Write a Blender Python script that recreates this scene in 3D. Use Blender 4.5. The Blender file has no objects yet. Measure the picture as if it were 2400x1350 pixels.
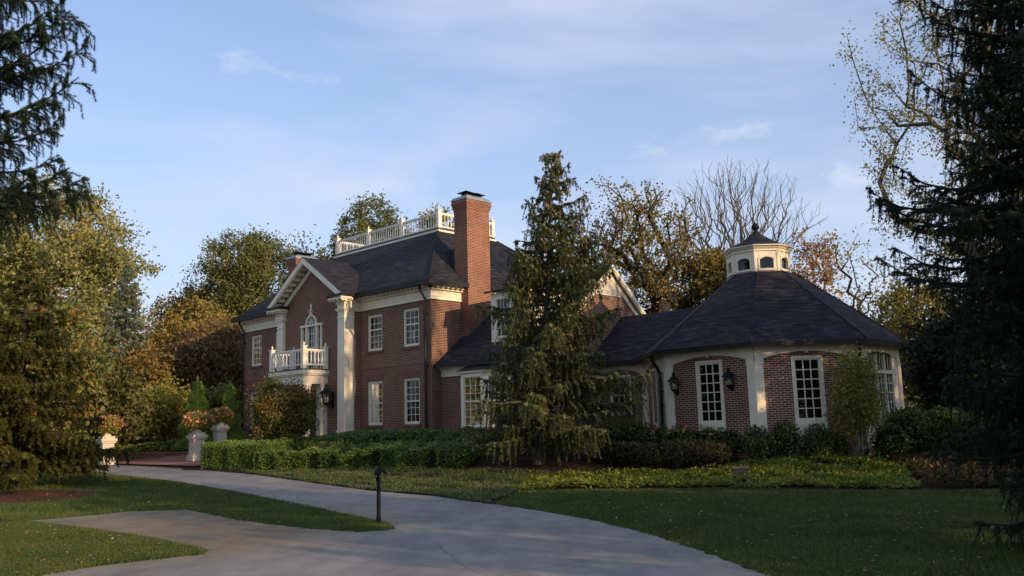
import bpy, bmesh, math, random
import numpy as np
from mathutils import Vector, Matrix
from mathutils.geometry import delaunay_2d_cdt

SC = bpy.context.scene
COL = SC.collection
rad = math.radians

# ------------------------------------------------------------------ camera
CAM_Z = 1.7
cam_d = bpy.data.cameras.new("camera")
cam = bpy.data.objects.new("camera", cam_d)
COL.objects.link(cam)
_p, _r = 0.155646, -0.0271151
_cp, _sp, _cr, _sr = math.cos(_p), math.sin(_p), math.cos(_r), math.sin(_r)
_R = np.array([[_cr, -_sr, 0], [_sr, _cr, 0], [0, 0, 1]]) @ np.array([[1, 0, 0], [0, _sp, -_cp], [0, _cp, _sp]])
cam.matrix_world = Matrix(((_R[0][0], -_R[1][0], -_R[2][0], 0), (_R[0][1], -_R[1][1], -_R[2][1], 0),
                           (_R[0][2], -_R[1][2], -_R[2][2], CAM_Z), (0, 0, 0, 1)))
cam_d.sensor_width = 36.0
cam_d.lens = 2025.73 / 2400 * 36
cam_d.clip_start = 0.1
cam_d.clip_end = 3000
SC.camera = cam

# ------------------------------------------------------------------ light
SUN_EL = rad(14.0)
SUN_H = Vector((0.75, -0.66, 0)).normalized()
world = bpy.data.worlds.new("World")
SC.world = world
world.use_nodes = True
wn, wl = world.node_tree.nodes, world.node_tree.links
wn.clear()
w_out = wn.new("ShaderNodeOutputWorld")
w_bg = wn.new("ShaderNodeBackground")
w_bg.inputs["Strength"].default_value = 0.15
sky = wn.new("ShaderNodeTexSky")
sky.sky_type = 'NISHITA'
sky.sun_disc = False
sky.sun_elevation = SUN_EL
sky.sun_rotation = math.atan2(SUN_H.x, SUN_H.y)
sky.air_density = 1.0
sky.dust_density = 1.6
sky.ozone_density = 1.6
tc = wn.new("ShaderNodeTexCoord")
mp = wn.new("ShaderNodeMapping")
mp.inputs["Scale"].default_value = (1.0, 1.0, 3.2)
mp.inputs["Rotation"].default_value = (rad(12), rad(-10), 0)
nz = wn.new("ShaderNodeTexNoise")
nz.inputs["Scale"].default_value = 1.9
nz.inputs["Detail"].default_value = 7
nz.inputs["Roughness"].default_value = 0.52
nz.inputs["Distortion"].default_value = 0.5
rp = wn.new("ShaderNodeValToRGB")
rp.color_ramp.elements[0].position = 0.44
rp.color_ramp.elements[0].color = (0, 0, 0, 1)
rp.color_ramp.elements[1].position = 0.74
rp.color_ramp.elements[1].color = (1, 1, 1, 1)
mx = wn.new("ShaderNodeMixRGB")
mx.inputs["Color2"].default_value = (4.6, 5.2, 6.35, 1)
wl.new(tc.outputs["Generated"], mp.inputs["Vector"])
wl.new(mp.outputs[0], nz.inputs["Vector"])
wl.new(nz.outputs[0], rp.inputs[0])
mfac = wn.new("ShaderNodeMath"); mfac.operation = 'MULTIPLY'; mfac.inputs[1].default_value = 0.62
wl.new(rp.outputs[0], mfac.inputs[0])
# thin high veil that thickens toward the horizon
sx = wn.new("ShaderNodeSeparateXYZ")
wl.new(tc.outputs["Generated"], sx.inputs[0])
mr = wn.new("ShaderNodeMapRange")
mr.inputs["From Min"].default_value = 0.0
mr.inputs["From Max"].default_value = 0.45
mr.inputs["To Min"].default_value = 0.68
mr.inputs["To Max"].default_value = 0.30
wl.new(sx.outputs["Z"], mr.inputs["Value"])
mmx = wn.new("ShaderNodeMath"); mmx.operation = 'ADD'; mmx.use_clamp = True
wl.new(mfac.outputs[0], mmx.inputs[0]); wl.new(mr.outputs[0], mmx.inputs[1])
mp2 = wn.new("ShaderNodeMapping"); mp2.inputs["Scale"].default_value = (1.0, 1.0, 2.2); mp2.inputs["Location"].default_value = (0.37, 0.11, 0.2)
nz2 = wn.new("ShaderNodeTexNoise"); nz2.inputs["Scale"].default_value = 6.5; nz2.inputs["Detail"].default_value = 8; nz2.inputs["Roughness"].default_value = 0.6
rp2 = wn.new("ShaderNodeValToRGB"); rp2.color_ramp.elements[0].position = 0.635; rp2.color_ramp.elements[1].position = 0.92
wl.new(tc.outputs["Generated"], mp2.inputs["Vector"]); wl.new(mp2.outputs[0], nz2.inputs["Vector"]); wl.new(nz2.outputs[0], rp2.inputs[0])
puff = wn.new("ShaderNodeMath"); puff.operation = 'ADD'; puff.use_clamp = True
wl.new(rp2.outputs[0], puff.inputs[0]); wl.new(mmx.outputs[0], puff.inputs[1])
wl.new(puff.outputs[0], mx.inputs["Fac"])
tint = wn.new("ShaderNodeMixRGB"); tint.blend_type = 'MULTIPLY'
tint.inputs["Fac"].default_value = 1.0
tint.inputs["Color2"].default_value = (1.04, 1.24, 1.62, 1)
wl.new(sky.outputs[0], tint.inputs["Color1"])
wl.new(tint.outputs[0], mx.inputs["Color1"])
wl.new(mx.outputs[0], w_bg.inputs["Color"])
wl.new(w_bg.outputs[0], w_out.inputs["Surface"])

sd = bpy.data.lights.new("sun", 'SUN')
sd.energy = 5.0
sd.angle = rad(0.6)
sd.color = (1.0, 0.72, 0.44)
sun = bpy.data.objects.new("sun", sd)
COL.objects.link(sun)
_sv = Vector((SUN_H.x * math.cos(SUN_EL), SUN_H.y * math.cos(SUN_EL), math.sin(SUN_EL)))
sun.rotation_euler = _sv.to_track_quat('Z', 'Y').to_euler()
sun.location = (20, -15, 20)

SC.view_settings.view_transform = 'Standard'
SC.view_settings.look = 'None'
SC.view_settings.exposure = 0.0
SC.view_settings.gamma = 1.0
SC.cycles.max_bounces = 6
SC.cycles.transparent_max_bounces = 12

# ------------------------------------------------------------------ helpers
A_H = 0.8002165
UD = np.array([-math.sin(A_H), math.cos(A_H)])
VD = np.array([math.cos(A_H), math.sin(A_H)])


def uv2xy(u, v):
    return (UD[0] * u + VD[0] * v, UD[1] * u + VD[1] * v)


def ssv(t):
    t = np.clip(t, 0, 1)
    return t * t * (3 - 2 * t)


def ground(X, Y):
    X = np.asarray(X, float); Y = np.asarray(Y, float)
    u = UD[0] * X + UD[1] * Y
    v = VD[0] * X + VD[1] * Y
    b = 0.4 * ssv((Y - 18) / 18)
    dx = np.maximum(np.maximum(19 - u, 0), u - 46)
    dy = np.maximum(np.maximum(21.3 - v, 0), v - 45)
    m = 0.55 * ssv(1 - np.sqrt(dx * dx + dy * dy) / 5)
    r = np.sqrt((u - 14.54) ** 2 + (v - 27.53) ** 2)
    m = np.maximum(m, 0.27 * ssv(1 - (r - 4.2) / 3.0))
    return b + m


def gz(x, y):
    return float(ground(x, y))


def tag(o, label, cat, group=None, kind=None):
    if label:
        o["label"] = label
    if cat:
        o["category"] = cat
    if group:
        o["group"] = group
    if kind:
        o["kind"] = kind
    return o


def thing(name, loc, label, cat, rz=0.0, group=None):
    o = bpy.data.objects.new(name, None)
    o.empty_display_size = 0.3
    COL.objects.link(o)
    o.location = loc
    o.rotation_euler = (0, 0, rz)
    return tag(o, label, cat, group)


def np_mesh(name, verts, faces, mat, parent=None, smooth=False, corners=4):
    """verts (N,3), faces (M,k) numpy"""
    verts = np.asarray(verts, np.float32); faces = np.asarray(faces, np.int32)
    me = bpy.data.meshes.new(name)
    me.vertices.add(len(verts)); me.vertices.foreach_set("co", verts.ravel())
    k = faces.shape[1]
    me.loops.add(faces.size); me.loops.foreach_set("vertex_index", faces.ravel())
    me.polygons.add(len(faces))
    me.polygons.foreach_set("loop_start", np.arange(0, faces.size, k, dtype=np.int32))
    try:
        me.polygons.foreach_set("loop_total", np.full(len(faces), k, np.int32))
    except Exception:
        pass
    me.update(calc_edges=True)
    if smooth:
        me.polygons.foreach_set("use_smooth", np.ones(len(faces), bool))
    me.materials.append(mat)
    o = bpy.data.objects.new(name, me)
    COL.objects.link(o)
    o.parent = parent
    return o


class MB:
    """collects polygons, makes one mesh"""
    def __init__(self, tf=None):
        self.v = []; self.f = []; self.tf = tf or (lambda p: p)

    def add(self, pts, faces):
        n = len(self.v)
        self.v += [self.tf(p) for p in pts]
        self.f += [tuple(i + n for i in f) for f in faces]

    def box(self, x0, x1, y0, y1, z0, z1):
        self.add([(x0, y0, z0), (x1, y0, z0), (x1, y1, z0), (x0, y1, z0), (x0, y0, z1), (x1, y0, z1), (x1, y1, z1), (x0, y1, z1)],
                 [(0, 3, 2, 1), (4, 5, 6, 7), (0, 1, 5, 4), (1, 2, 6, 5), (2, 3, 7, 6), (3, 0, 4, 7)])

    def frustum(self, a, b):
        """a,b: (x0,x1,y0,y1,z)"""
        x0, x1, y0, y1, z = a; X0, X1, Y0, Y1, Z = b
        self.add([(x0, y0, z), (x1, y0, z), (x1, y1, z), (x0, y1, z), (X0, Y0, Z), (X1, Y0, Z), (X1, Y1, Z), (X0, Y1, Z)],
                 [(0, 3, 2, 1), (4, 5, 6, 7), (0, 1, 5, 4), (1, 2, 6, 5), (2, 3, 7, 6), (3, 0, 4, 7)])

    def prism(self, poly, off):
        """poly: list of 3D pts (planar); extruded by off vector"""
        n = len(poly)
        q = [tuple(p[i] + off[i] for i in range(3)) for p in poly]
        self.add(list(poly) + q, [tuple(range(n))[::-1], tuple(range(n, 2 * n))] + [(i, (i + 1) % n, n + (i + 1) % n, n + i) for i in range(n)])

    def lathe(self, cx, cy, prof, n=12):
        """prof: [(r,z),...]"""
        pts = []
        for r, z in prof:
            for k in range(n):
                a = 2 * math.pi * k / n
                pts.append((cx + r * math.cos(a), cy + r * math.sin(a), z))
        F = []
        for i in range(len(prof) - 1):
            for k in range(n):
                F.append((i * n + k, i * n + (k + 1) % n, (i + 1) * n + (k + 1) % n, (i + 1) * n + k))
        F.append(tuple(range(n))[::-1]); F.append(tuple(range((len(prof) - 1) * n, len(prof) * n)))
        self.add(pts, F)

    def ring(self, pts, r, n=6):
        """tube through points; r scalar or list"""
        P = [Vector(p) for p in pts]
        m = len(P)
        rr = [r] * m if not isinstance(r, (list, tuple)) else r
        out = []
        for i in range(m):
            d = (P[min(i + 1, m - 1)] - P[max(i - 1, 0)]).normalized()
            a = d.cross(Vector((0, 0, 1)))
            if a.length < 1e-3: a = d.cross(Vector((1, 0, 0)))
            a.normalize(); b = d.cross(a)
            for k in range(n):
                t = 2 * math.pi * k / n
                out.append(tuple(P[i] + (a * math.cos(t) + b * math.sin(t)) * rr[i]))
        F = [(i * n + k, i * n + (k + 1) % n, (i + 1) * n + (k + 1) % n, (i + 1) * n + k) for i in range(m - 1) for k in range(n)]
        F.append(tuple(range(n))); F.append(tuple(range((m - 1) * n, m * n)))
        self.add(out, F)

    def build(self, name, mat, parent=None, smooth=False, uv=True, bevel=0.0, z_uv=0.0, recalc=True):
        me = bpy.data.meshes.new(name)
        me.from_pydata([tuple(p) for p in self.v], [], self.f)
        bm = bmesh.new(); bm.from_mesh(me)
        if recalc:
            bmesh.ops.recalc_face_normals(bm, faces=bm.faces)
        if bevel:
            bmesh.ops.bevel(bm, geom=[e for e in bm.edges], offset=bevel, segments=1, affect='EDGES')
        if uv:
            L = bm.loops.layers.uv.new("uv")
            for f in bm.faces:
                n = f.normal
                if abs(n.z) > 0.995:
                    for l in f.loops:
                        l[L].uv = (l.vert.co.x, l.vert.co.y)
                else:
                    t = Vector((-n.y, n.x, 0)).normalized()
                    s = n.cross(t); k = 1 if s.z > 0 else -1
                    for l in f.loops:
                        l[L].uv = (l.vert.co.dot(t), l.vert.co.dot(s) * k)
        bm.to_mesh(me); bm.free()
        if smooth:
            for p in me.polygons: p.use_smooth = True
        me.materials.append(mat)
        o = bpy.data.objects.new(name, me)
        COL.objects.link(o)
        o.parent = parent
        return o


# ------------------------------------------------------------------ materials
class NT:
    def __init__(self, name):
        self.m = bpy.data.materials.new(name); self.m.use_nodes = True
        self.n = self.m.node_tree.nodes; self.l = self.m.node_tree.links
        self.bsdf = self.n["Principled BSDF"]; self.out = self.n["Material Output"]

    def node(self, t, **kw):
        x = self.n.new(t)
        for k, v in kw.items():
            if k.startswith("i_"):
                x.inputs[k[2:]].default_value = v
            else:
                setattr(x, k, v)
        return x

    def link(self, a, b): self.l.new(a, b)

    def coord(self, kind="Object", scale=(1, 1, 1)):
        t = self.node("ShaderNodeTexCoord"); m = self.node("ShaderNodeMapping"); m.inputs["Scale"].default_value = scale
        self.link(t.outputs[kind], m.inputs["Vector"]); return m.outputs[0]

    def noise(self, vec, scale, detail=4, rough=0.5, dist=0.0):
        x = self.node("ShaderNodeTexNoise"); x.inputs["Scale"].default_value = scale; x.inputs["Detail"].default_value = detail
        x.inputs["Roughness"].default_value = rough; x.inputs["Distortion"].default_value = dist
        self.link(vec, x.inputs["Vector"]); return x.outputs[0]

    def ramp(self, fac, stops, interp='LINEAR'):
        x = self.node("ShaderNodeValToRGB"); cr = x.color_ramp; cr.interpolation = interp
        while len(cr.elements) < len(stops): cr.elements.new(0.5)
        for e, (p, c) in zip(cr.elements, stops):
            e.position = p; e.color = (c[0], c[1], c[2], 1)
        self.link(fac, x.inputs[0]); return x.outputs[0]

    def mix(self, a, b, fac, mode='MIX'):
        x = self.node("ShaderNodeMixRGB", blend_type=mode)
        for s, v in (("Color1", a), ("Color2", b), ("Fac", fac)):
            if isinstance(v, (int, float)): x.inputs[s].default_value = v
            elif isinstance(v, tuple): x.inputs[s].default_value = (v[0], v[1], v[2], 1)
            else: self.link(v, x.inputs[s])
        return x.outputs[0]

    def bump(self, h, strength=0.3, dist=0.02):
        b = self.node("ShaderNodeBump"); b.inputs["Strength"].default_value = strength; b.inputs["Distance"].default_value = dist
        self.link(h, b.inputs["Height"]); self.link(b.outputs[0], self.bsdf.inputs["Normal"])

    def done(self, col=None, rough=0.7, metal=0.0, spec=0.4):
        if col is not None:
            if isinstance(col, tuple): self.bsdf.inputs["Base Color"].default_value = (col[0], col[1], col[2], 1)
            else: self.link(col, self.bsdf.inputs["Base Color"])
        self.bsdf.inputs["Roughness"].default_value = rough
        self.bsdf.inputs["Metallic"].default_value = metal
        self.bsdf.inputs["Specular IOR Level"].default_value = spec
        return self.m


def mat_brick(name, c1=(0.145, 0.054, 0.034), c2=(0.078, 0.031, 0.022), mortar=(0.40, 0.285, 0.20), bw=0.213, rh=0.0677, ms=0.0085, swap=False):
    t = NT(name)
    tc = t.node("ShaderNodeTexCoord"); mp = t.node("ShaderNodeMapping")
    if swap: mp.inputs["Rotation"].default_value = (0, 0, math.pi / 2)
    t.link(tc.outputs["UV"], mp.inputs["Vector"])
    b = t.node("ShaderNodeTexBrick")
    t.link(mp.outputs[0], b.inputs["Vector"])
    b.inputs["Scale"].default_value = 1
    b.inputs["Brick Width"].default_value = bw; b.inputs["Row Height"].default_value = rh
    b.inputs["Mortar Size"].default_value = ms; b.inputs["Mortar Smooth"].default_value = 0.15
    b.inputs["Bias"].default_value = -0.1
    b.inputs["Color1"].default_value = (*c1, 1); b.inputs["Color2"].default_value = (*c2, 1); b.inputs["Mortar"].default_value = (*mortar, 1)
    oc = t.coord("Object")
    n1 = t.noise(oc, 0.7, 3); n2 = t.noise(oc, 9, 4, 0.7)
    v = t.ramp(n1, [(0.3, (0.74, 0.72, 0.72)), (0.5, (1.0, 1.0, 1.0)), (0.72, (1.16, 1.12, 1.08))])
    v2 = t.ramp(n2, [(0.3, (0.85, 0.85, 0.86)), (0.75, (1.15, 1.12, 1.1))])
    c = t.mix(b.outputs["Color"], v, 1.0, 'MULTIPLY'); c = t.mix(c, v2, 1.0, 'MULTIPLY')
    inv = t.node("ShaderNodeMath", operation='SUBTRACT'); inv.inputs[0].default_value = 1
    t.link(b.outputs["Fac"], inv.inputs[1])
    t.bump(inv.outputs[0], 0.5, 0.008)
    return t.done(c, 0.85, spec=0.25)


def mat_shingle(name):
    t = NT(name)
    uvv = t.coord("UV")
    b = t.node("ShaderNodeTexBrick"); t.link(uvv, b.inputs["Vector"])
    for k, v in (("Scale", 1), ("Brick Width", 0.42), ("Row Height", 0.14), ("Mortar Size", 0.018), ("Mortar Smooth", 0.5)): b.inputs[k].default_value = v
    b.inputs["Color1"].default_value = (0.028, 0.027, 0.031, 1); b.inputs["Color2"].default_value = (0.013, 0.013, 0.017, 1); b.inputs["Mortar"].default_value = (0.012, 0.012, 0.014, 1)
    m = t.node("ShaderNodeMapping"); m.inputs["Scale"].default_value = (1.9, 9.0, 1); t.link(uvv, m.inputs["Vector"])
    n1 = t.noise(m.outputs[0], 1.0, 5, 0.6)
    v = t.ramp(n1, [(0.32, (0.45, 0.45, 0.5)), (0.5, (1.0, 0.98, 1.0)), (0.66, (2.2, 2.1, 2.1))])
    n2 = t.noise(t.coord("Object"), 0.45, 3)
    v2 = t.ramp(n2, [(0.3, (0.8, 0.82, 0.88)), (0.7, (1.2, 1.12, 1.08))])
    c = t.mix(b.outputs["Color"], v, 1.0, 'MULTIPLY'); c = t.mix(c, v2, 1.0, 'MULTIPLY')
    t.bump(t.mix(b.outputs["Color"], v, 1.0, 'MULTIPLY'), 0.6, 0.02)
    return t.done(c, 0.85, spec=0.2)


def mat_paint(name, col, rough=0.5, dirt=0.08):
    t = NT(name)
    oc = t.coord("Object")
    n = t.noise(oc, 1.3, 5, 0.6); n2 = t.noise(t.coord("Object", (6, 6, 0.8)), 2.0, 4, 0.6)
    a = tuple(x * (1 - dirt) for x in col); b = tuple(min(1, x * 1.03) for x in col)
    c = t.ramp(n, [(0.3, a), (0.7, b)])
    c = t.mix(c, t.ramp(n2, [(0.35, (0.93, 0.92, 0.9)), (0.65, (1, 1, 1))]), 1.0, 'MULTIPLY')
    return t.done(c, rough, spec=0.4)


def mat_flat(name, col, rough=0.6, metal=0.0, spec=0.4, var=0.15, sc=6):
    t = NT(name)
    n = t.noise(t.coord("Object"), sc, 4, 0.6)
    c = t.ramp(n, [(0.3, tuple(x * (1 - var) for x in col)), (0.7, tuple(min(1, x * (1 + var)) for x in col))])
    t.bump(n, 0.12, 0.01)
    return t.done(c, rough, metal, spec)


def mat_glass(name, tint=(0.55, 0.6, 0.6), refl=1.0):
    t = NT(name)
    tr = t.node("ShaderNodeBsdfTransparent"); tr.inputs[0].default_value = (*tint, 1)
    gl = t.node("ShaderNodeBsdfGlossy"); gl.inputs["Roughness"].default_value = 0.03; gl.inputs[0].default_value = (0.9, 0.93, 0.95, 1)
    fr = t.node("ShaderNodeFresnel"); fr.inputs["IOR"].default_value = 1.5
    n = t.noise(t.coord("Object"), 1.7, 2)
    b = t.node("ShaderNodeBump"); b.inputs["Strength"].default_value = 0.08; b.inputs["Distance"].default_value = 0.03
    t.link(n, b.inputs["Height"]); t.link(b.outputs[0], gl.inputs["Normal"])
    m = t.node("ShaderNodeMath", operation='MULTIPLY'); m.inputs[1].default_value = refl
    t.link(fr.outputs[0], m.inputs[0]); m.inputs[1].default_value = refl * .75
    mx = t.node("ShaderNodeMixShader"); t.link(m.outputs[0], mx.inputs[0]); t.link(tr.outputs[0], mx.inputs[1]); t.link(gl.outputs[0], mx.inputs[2])
    t.link(mx.outputs[0], t.out.inputs["Surface"])
    return t.m


def mat_leaf(name, stops, trans=0.35, clump=0.6, rough=0.55, bright=1.0):
    t = NT(name)
    g = t.node("ShaderNodeNewGeometry")
    oc = t.coord("Object")
    n = t.noise(oc, clump, 3, 0.6)
    a = t.node("ShaderNodeMath", operation='MULTIPLY'); a.inputs[1].default_value = 0.5
    t.link(g.outputs["Random Per Island"], a.inputs[0])
    b = t.node("ShaderNodeMapRange"); b.inputs["From Min"].default_value = 0.3; b.inputs["From Max"].default_value = 0.7; b.inputs["To Max"].default_value = 0.5
    t.link(n, b.inputs["Value"])
    s = t.node("ShaderNodeMath", operation='ADD'); t.link(a.outputs[0], s.inputs[0]); t.link(b.outputs[0], s.inputs[1])
    st = [(i / (len(stops) - 1) * 0.8 + 0.1, tuple(x * bright for x in c)) for i, c in enumerate(stops)]
    c = t.ramp(s.outputs[0], st)
    t.link(c, t.bsdf.inputs["Base Color"]); t.bsdf.inputs["Roughness"].default_value = rough
    t.bsdf.inputs["Specular IOR Level"].default_value = 0.25
    tl = t.node("ShaderNodeBsdfTranslucent"); t.link(c, tl.inputs["Color"])
    mx = t.node("ShaderNodeMixShader"); mx.inputs[0].default_value = trans
    t.link(t.bsdf.outputs[0], mx.inputs[1]); t.link(tl.outputs[0], mx.inputs[2]); t.link(mx.outputs[0], t.out.inputs["Surface"])
    return t.m


def mat_bark(name, a=(0.06, 0.045, 0.035), b=(0.14, 0.11, 0.09)):
    t = NT(name)
    n = t.noise(t.coord("Object", (8, 8, 1.6)), 2.5, 5, 0.65)
    t.bump(n, 0.8, 0.03)
    return t.done(t.ramp(n, [(0.3, a), (0.7, b)]), 0.9, spec=0.15)


M = {}
M['brick'] = mat_brick("red_brick")
M['brick_chim'] = mat_brick("chimney_brick", c1=(0.20, 0.066, 0.036), c2=(0.11, 0.038, 0.024), mortar=(0.42, 0.28, 0.19))
M['brick_rot'] = mat_brick("rotunda_brick", c1=(0.135, 0.050, 0.034), c2=(0.066, 0.027, 0.021), mortar=(0.46, 0.345, 0.255), ms=0.010)
M['soldier'] = mat_brick("soldier_brick", c1=(0.15, 0.058, 0.042), c2=(0.09, 0.038, 0.03), swap=True)
M['lintel'] = mat_flat("rubbed_brick", (0.15, 0.078, 0.056), 0.85, var=0.1)
M['paving'] = mat_brick("brick_paving", c1=(0.30, 0.13, 0.09), c2=(0.22, 0.09, 0.07), mortar=(0.3, 0.22, 0.18), bw=0.2, rh=0.1)
M['shingle'] = mat_shingle("slate_shingle")
M['white'] = mat_paint("cream_white_paint", (0.78, 0.69, 0.53))
M['white2'] = mat_paint("bright_white_paint", (0.82, 0.76, 0.64))
M['gutter'] = mat_flat("dark_bronze_gutter", (0.012, 0.010, 0.010), 0.55, spec=0.3)
M['flash'] = mat_flat("brown_flashing", (0.06, 0.035, 0.028), 0.5, spec=0.5)
M['lead'] = mat_flat("zinc_cap", (0.24, 0.27, 0.28), 0.5, 0.3)
M['black'] = mat_flat("black_iron", (0.006, 0.006, 0.008), 0.6, 0.0, 0.2)
M['glass'] = mat_glass("window_glass")
M['lampglass'] = mat_glass("lantern_glass", (0.9, 0.9, 0.9))
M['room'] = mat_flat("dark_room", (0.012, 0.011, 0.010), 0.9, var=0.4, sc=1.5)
M['curtain'] = mat_flat("grey_curtain", (0.34, 0.33, 0.28), 0.9, var=0.12, sc=3)
M['stone'] = mat_flat("cast_stone", (0.52, 0.46, 0.38), 0.85, var=0.12, sc=5)
M['door'] = mat_flat("dark_door", (0.03, 0.02, 0.015), 0.4)
M['tan'] = mat_flat("tan_timber", (0.42, 0.25, 0.11), 0.7)

# ------------------------------------------------------------------ mansion
ZB = 0.8
HX, HY = uv2xy(34.5, 22.8)
HROT = A_H - math.pi / 2


def H(p):
    """house survey coordinates (u, v, height above eye level) -> mansion local"""
    return (-(p[0] - 34.5), p[1] - 22.8, p[2] + CAM_Z - ZB)


mansion = thing("brick_mansion", (HX, HY, ZB), "large red brick mansion with slate roofs, tall chimney and octagonal rotunda", "house", HROT)


def hm(): return MB(H)


class Fr:
    """wall frame: origin (u,v), horizontal direction t (to the right seen from outside), outward normal n"""
    def __init__(s, u, v, t):
        l = math.hypot(*t); s.u, s.v = u, v; s.t = (t[0] / l, t[1] / l); s.n = (-s.t[1], s.t[0])

    def p(s, a, d, z): return (s.u + s.t[0] * a + s.n[0] * d, s.v + s.t[1] * a + s.n[1] * d, z)

    def box(s, mb, a0, a1, d0, d1, z0, z1):
        mb.add([s.p(a, d, z) for z in (z0, z1) for a, d in ((a0, d0), (a1, d0), (a1, d1), (a0, d1))],
               [(0, 3, 2, 1), (4, 5, 6, 7), (0, 1, 5, 4), (1, 2, 6, 5), (2, 3, 7, 6), (3, 0, 4, 7)])

    def poly(s, mb, pts, d0, d1):
        """pts (a,z) polygon extruded d0..d1"""
        n = len(pts)
        mb.add([s.p(a, d0, z) for a, z in pts] + [s.p(a, d1, z) for a, z in pts],
               [tuple(range(n)), tuple(range(n, 2 * n))[::-1]] + [(i, (i + 1) % n, n + (i + 1) % n, n + i) for i in range(n)])


FU = (-1, 0); FV = (0, 1)     # facade direction and side direction
S2 = math.sqrt(0.5)


def wall(mb, fr, a0, a1, z0, z1, holes=(), depth=0.14):
    xs = sorted({a0, a1, *[h[0] for h in holes], *[h[1] for h in holes]})
    zs = sorted({z0, z1, *[h[2] for h in holes], *[h[3] for h in holes]})
    for i in range(len(xs) - 1):
        for j in range(len(zs) - 1):
            cx, cz = (xs[i] + xs[i + 1]) / 2, (zs[j] + zs[j + 1]) / 2
            if any(h[0] < cx < h[1] and h[2] < cz < h[3] for h in holes): continue
            mb.add([fr.p(xs[i], 0, zs[j]), fr.p(xs[i + 1], 0, zs[j]), fr.p(xs[i + 1], 0, zs[j + 1]), fr.p(xs[i], 0, zs[j + 1])], [(0, 1, 2, 3)])
    for h in holes:
        b0, b1, c0, c1 = h
        for q in (((b0, c0), (b1, c0)), ((b1, c0), (b1, c1)), ((b1, c1), (b0, c1)), ((b0, c1), (b0, c0))):
            (x0, y0), (x1, y1) = q
            mb.add([fr.p(x0, 0, y0), fr.p(x1, 0, y1), fr.p(x1, -depth, y1), fr.p(x0, -depth, y0)], [(0, 1, 2, 3)])


def window(fr, a0, a1, z0, z1, cols=3, rows=6, split=None, lintel=True, sill=True, curtain=0, casing=0.085, dep=-0.09, room=True, label=None, bar=0.022):
    """sash window in an opening a0..a1, z0..z1"""
    mb = hm(); c = casing
    fr.box(mb, a0, a0 + c, dep - .04, dep + .05, z0, z1); fr.box(mb, a1 - c, a1, dep - .04, dep + .05, z0, z1)
    fr.box(mb, a0 + c, a1 - c, dep - .04, dep + .05, z1 - c, z1); fr.box(mb, a0 + c, a1 - c, dep - .04, dep + .06, z0, z0 + c)
    w = mb.build("window", M['white'], mansion)
    if label: w["label"] = label
    b0, b1, y0, y1 = a0 + c, a1 - c, z0 + c, z1 - c
    mb = hm(); s = 0.03
    fr.box(mb, b0, b0 + s, dep - .03, dep + .015, y0, y1); fr.box(mb, b1 - s, b1, dep - .03, dep + .015, y0, y1)
    fr.box(mb, b0 + s, b1 - s, dep - .03, dep + .015, y0, y0 + s); fr.box(mb, b0 + s, b1 - s, dep - .03, dep + .015, y1 - s, y1)
    gx0, gx1, gy0, gy1 = b0 + s, b1 - s, y0 + s, y1 - s
    for i in range(1, cols):
        x = gx0 + (gx1 - gx0) * i / cols
        fr.box(mb, x - bar / 2, x + bar / 2, dep - .022, dep + .008, gy0, gy1)
    for j in range(1, rows):
        z = gy0 + (gy1 - gy0) * j / rows
        hgt = bar / 2 if split != j else 0.03
        fr.box(mb, gx0, gx1, dep - .025, dep + (.010 if split != j else .03), z - hgt, z + hgt)
    mb.build("muntins", M['white'], w)
    mb = hm(); mb.add([fr.p(gx0, dep - .012, gy0), fr.p(gx1, dep - .012, gy0), fr.p(gx1, dep - .012, gy1), fr.p(gx0, dep - .012, gy1)], [(0, 1, 2, 3)])
    mb.build("pane", M['glass'], w)
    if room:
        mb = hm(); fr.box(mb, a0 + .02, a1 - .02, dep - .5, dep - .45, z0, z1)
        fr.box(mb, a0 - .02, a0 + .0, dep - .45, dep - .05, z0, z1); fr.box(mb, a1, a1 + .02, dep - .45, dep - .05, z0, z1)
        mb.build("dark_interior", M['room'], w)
    if curtain:
        mb = hm()
        spans = [(b0 + .01, b0 + (b1 - b0) * (0.36 if curtain == 1 else 0.72)), (b1 - (b1 - b0) * 0.24, b1 - .01)]
        for (x0, x1) in spans:
            n = 14; pts = []
            for z, sq in ((y0, 1), (y0 + (y1 - y0) * .45, .82), (y1, 1)):
                for k in range(n + 1):
                    xx = x0 + (x1 - x0) * k / n
                    if x0 < (b0 + b1) / 2 - .1: xx = x0 + (xx - x0) * sq
                    else: xx = x1 - (x1 - xx) * sq
                    pts.append(fr.p(xx, dep - .13 + .02 * math.sin(k * 2.2), z))
            mb.add(pts, [(r * (n + 1) + k, r * (n + 1) + k + 1, (r + 1) * (n + 1) + k + 1, (r + 1) * (n + 1) + k) for r in range(2) for k in range(n)])
        mb.build("curtain", M['curtain'], w, smooth=True, recalc=False)
    if lintel:
        mb = hm(); fr.poly(mb, [(a0, z1), (a1, z1), (a1 + .12, z1 + .235), (a0 - .12, z1 + .235)], -.02, .012)
        mb.build("lintel", M['lintel'], w)
    if sill:
        mb = hm(); fr.box(mb, a0 - .09, a1 + .09, -.1, .06, z0 - .10, z0)
        mb.build("sill", M['lintel'], w)
    return w


# ---- main block
UL, UR = 42.1, 26.8          # ends of the facade
VF, VB = 22.82, 33.4
fac = Fr(UL, VF, FU)         # a = 42.1-u
fa = lambda u: UL - u
side = Fr(UR, VF, FV)        # a = v-22.82
wins = [(28.1, 0), (30.6, 0), (38.4, 1), (40.75, 1)]
holesF = []
for uc, _ in wins:
    holesF.append((fa(uc) - .525, fa(uc) + .525, 3.30, 4.89)); holesF.append((fa(uc) - .525, fa(uc) + .525, 0.09, 1.98))
BU0, BU1, VBAY = 31.7, 37.3, 22.13
mb = hm()
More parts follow.
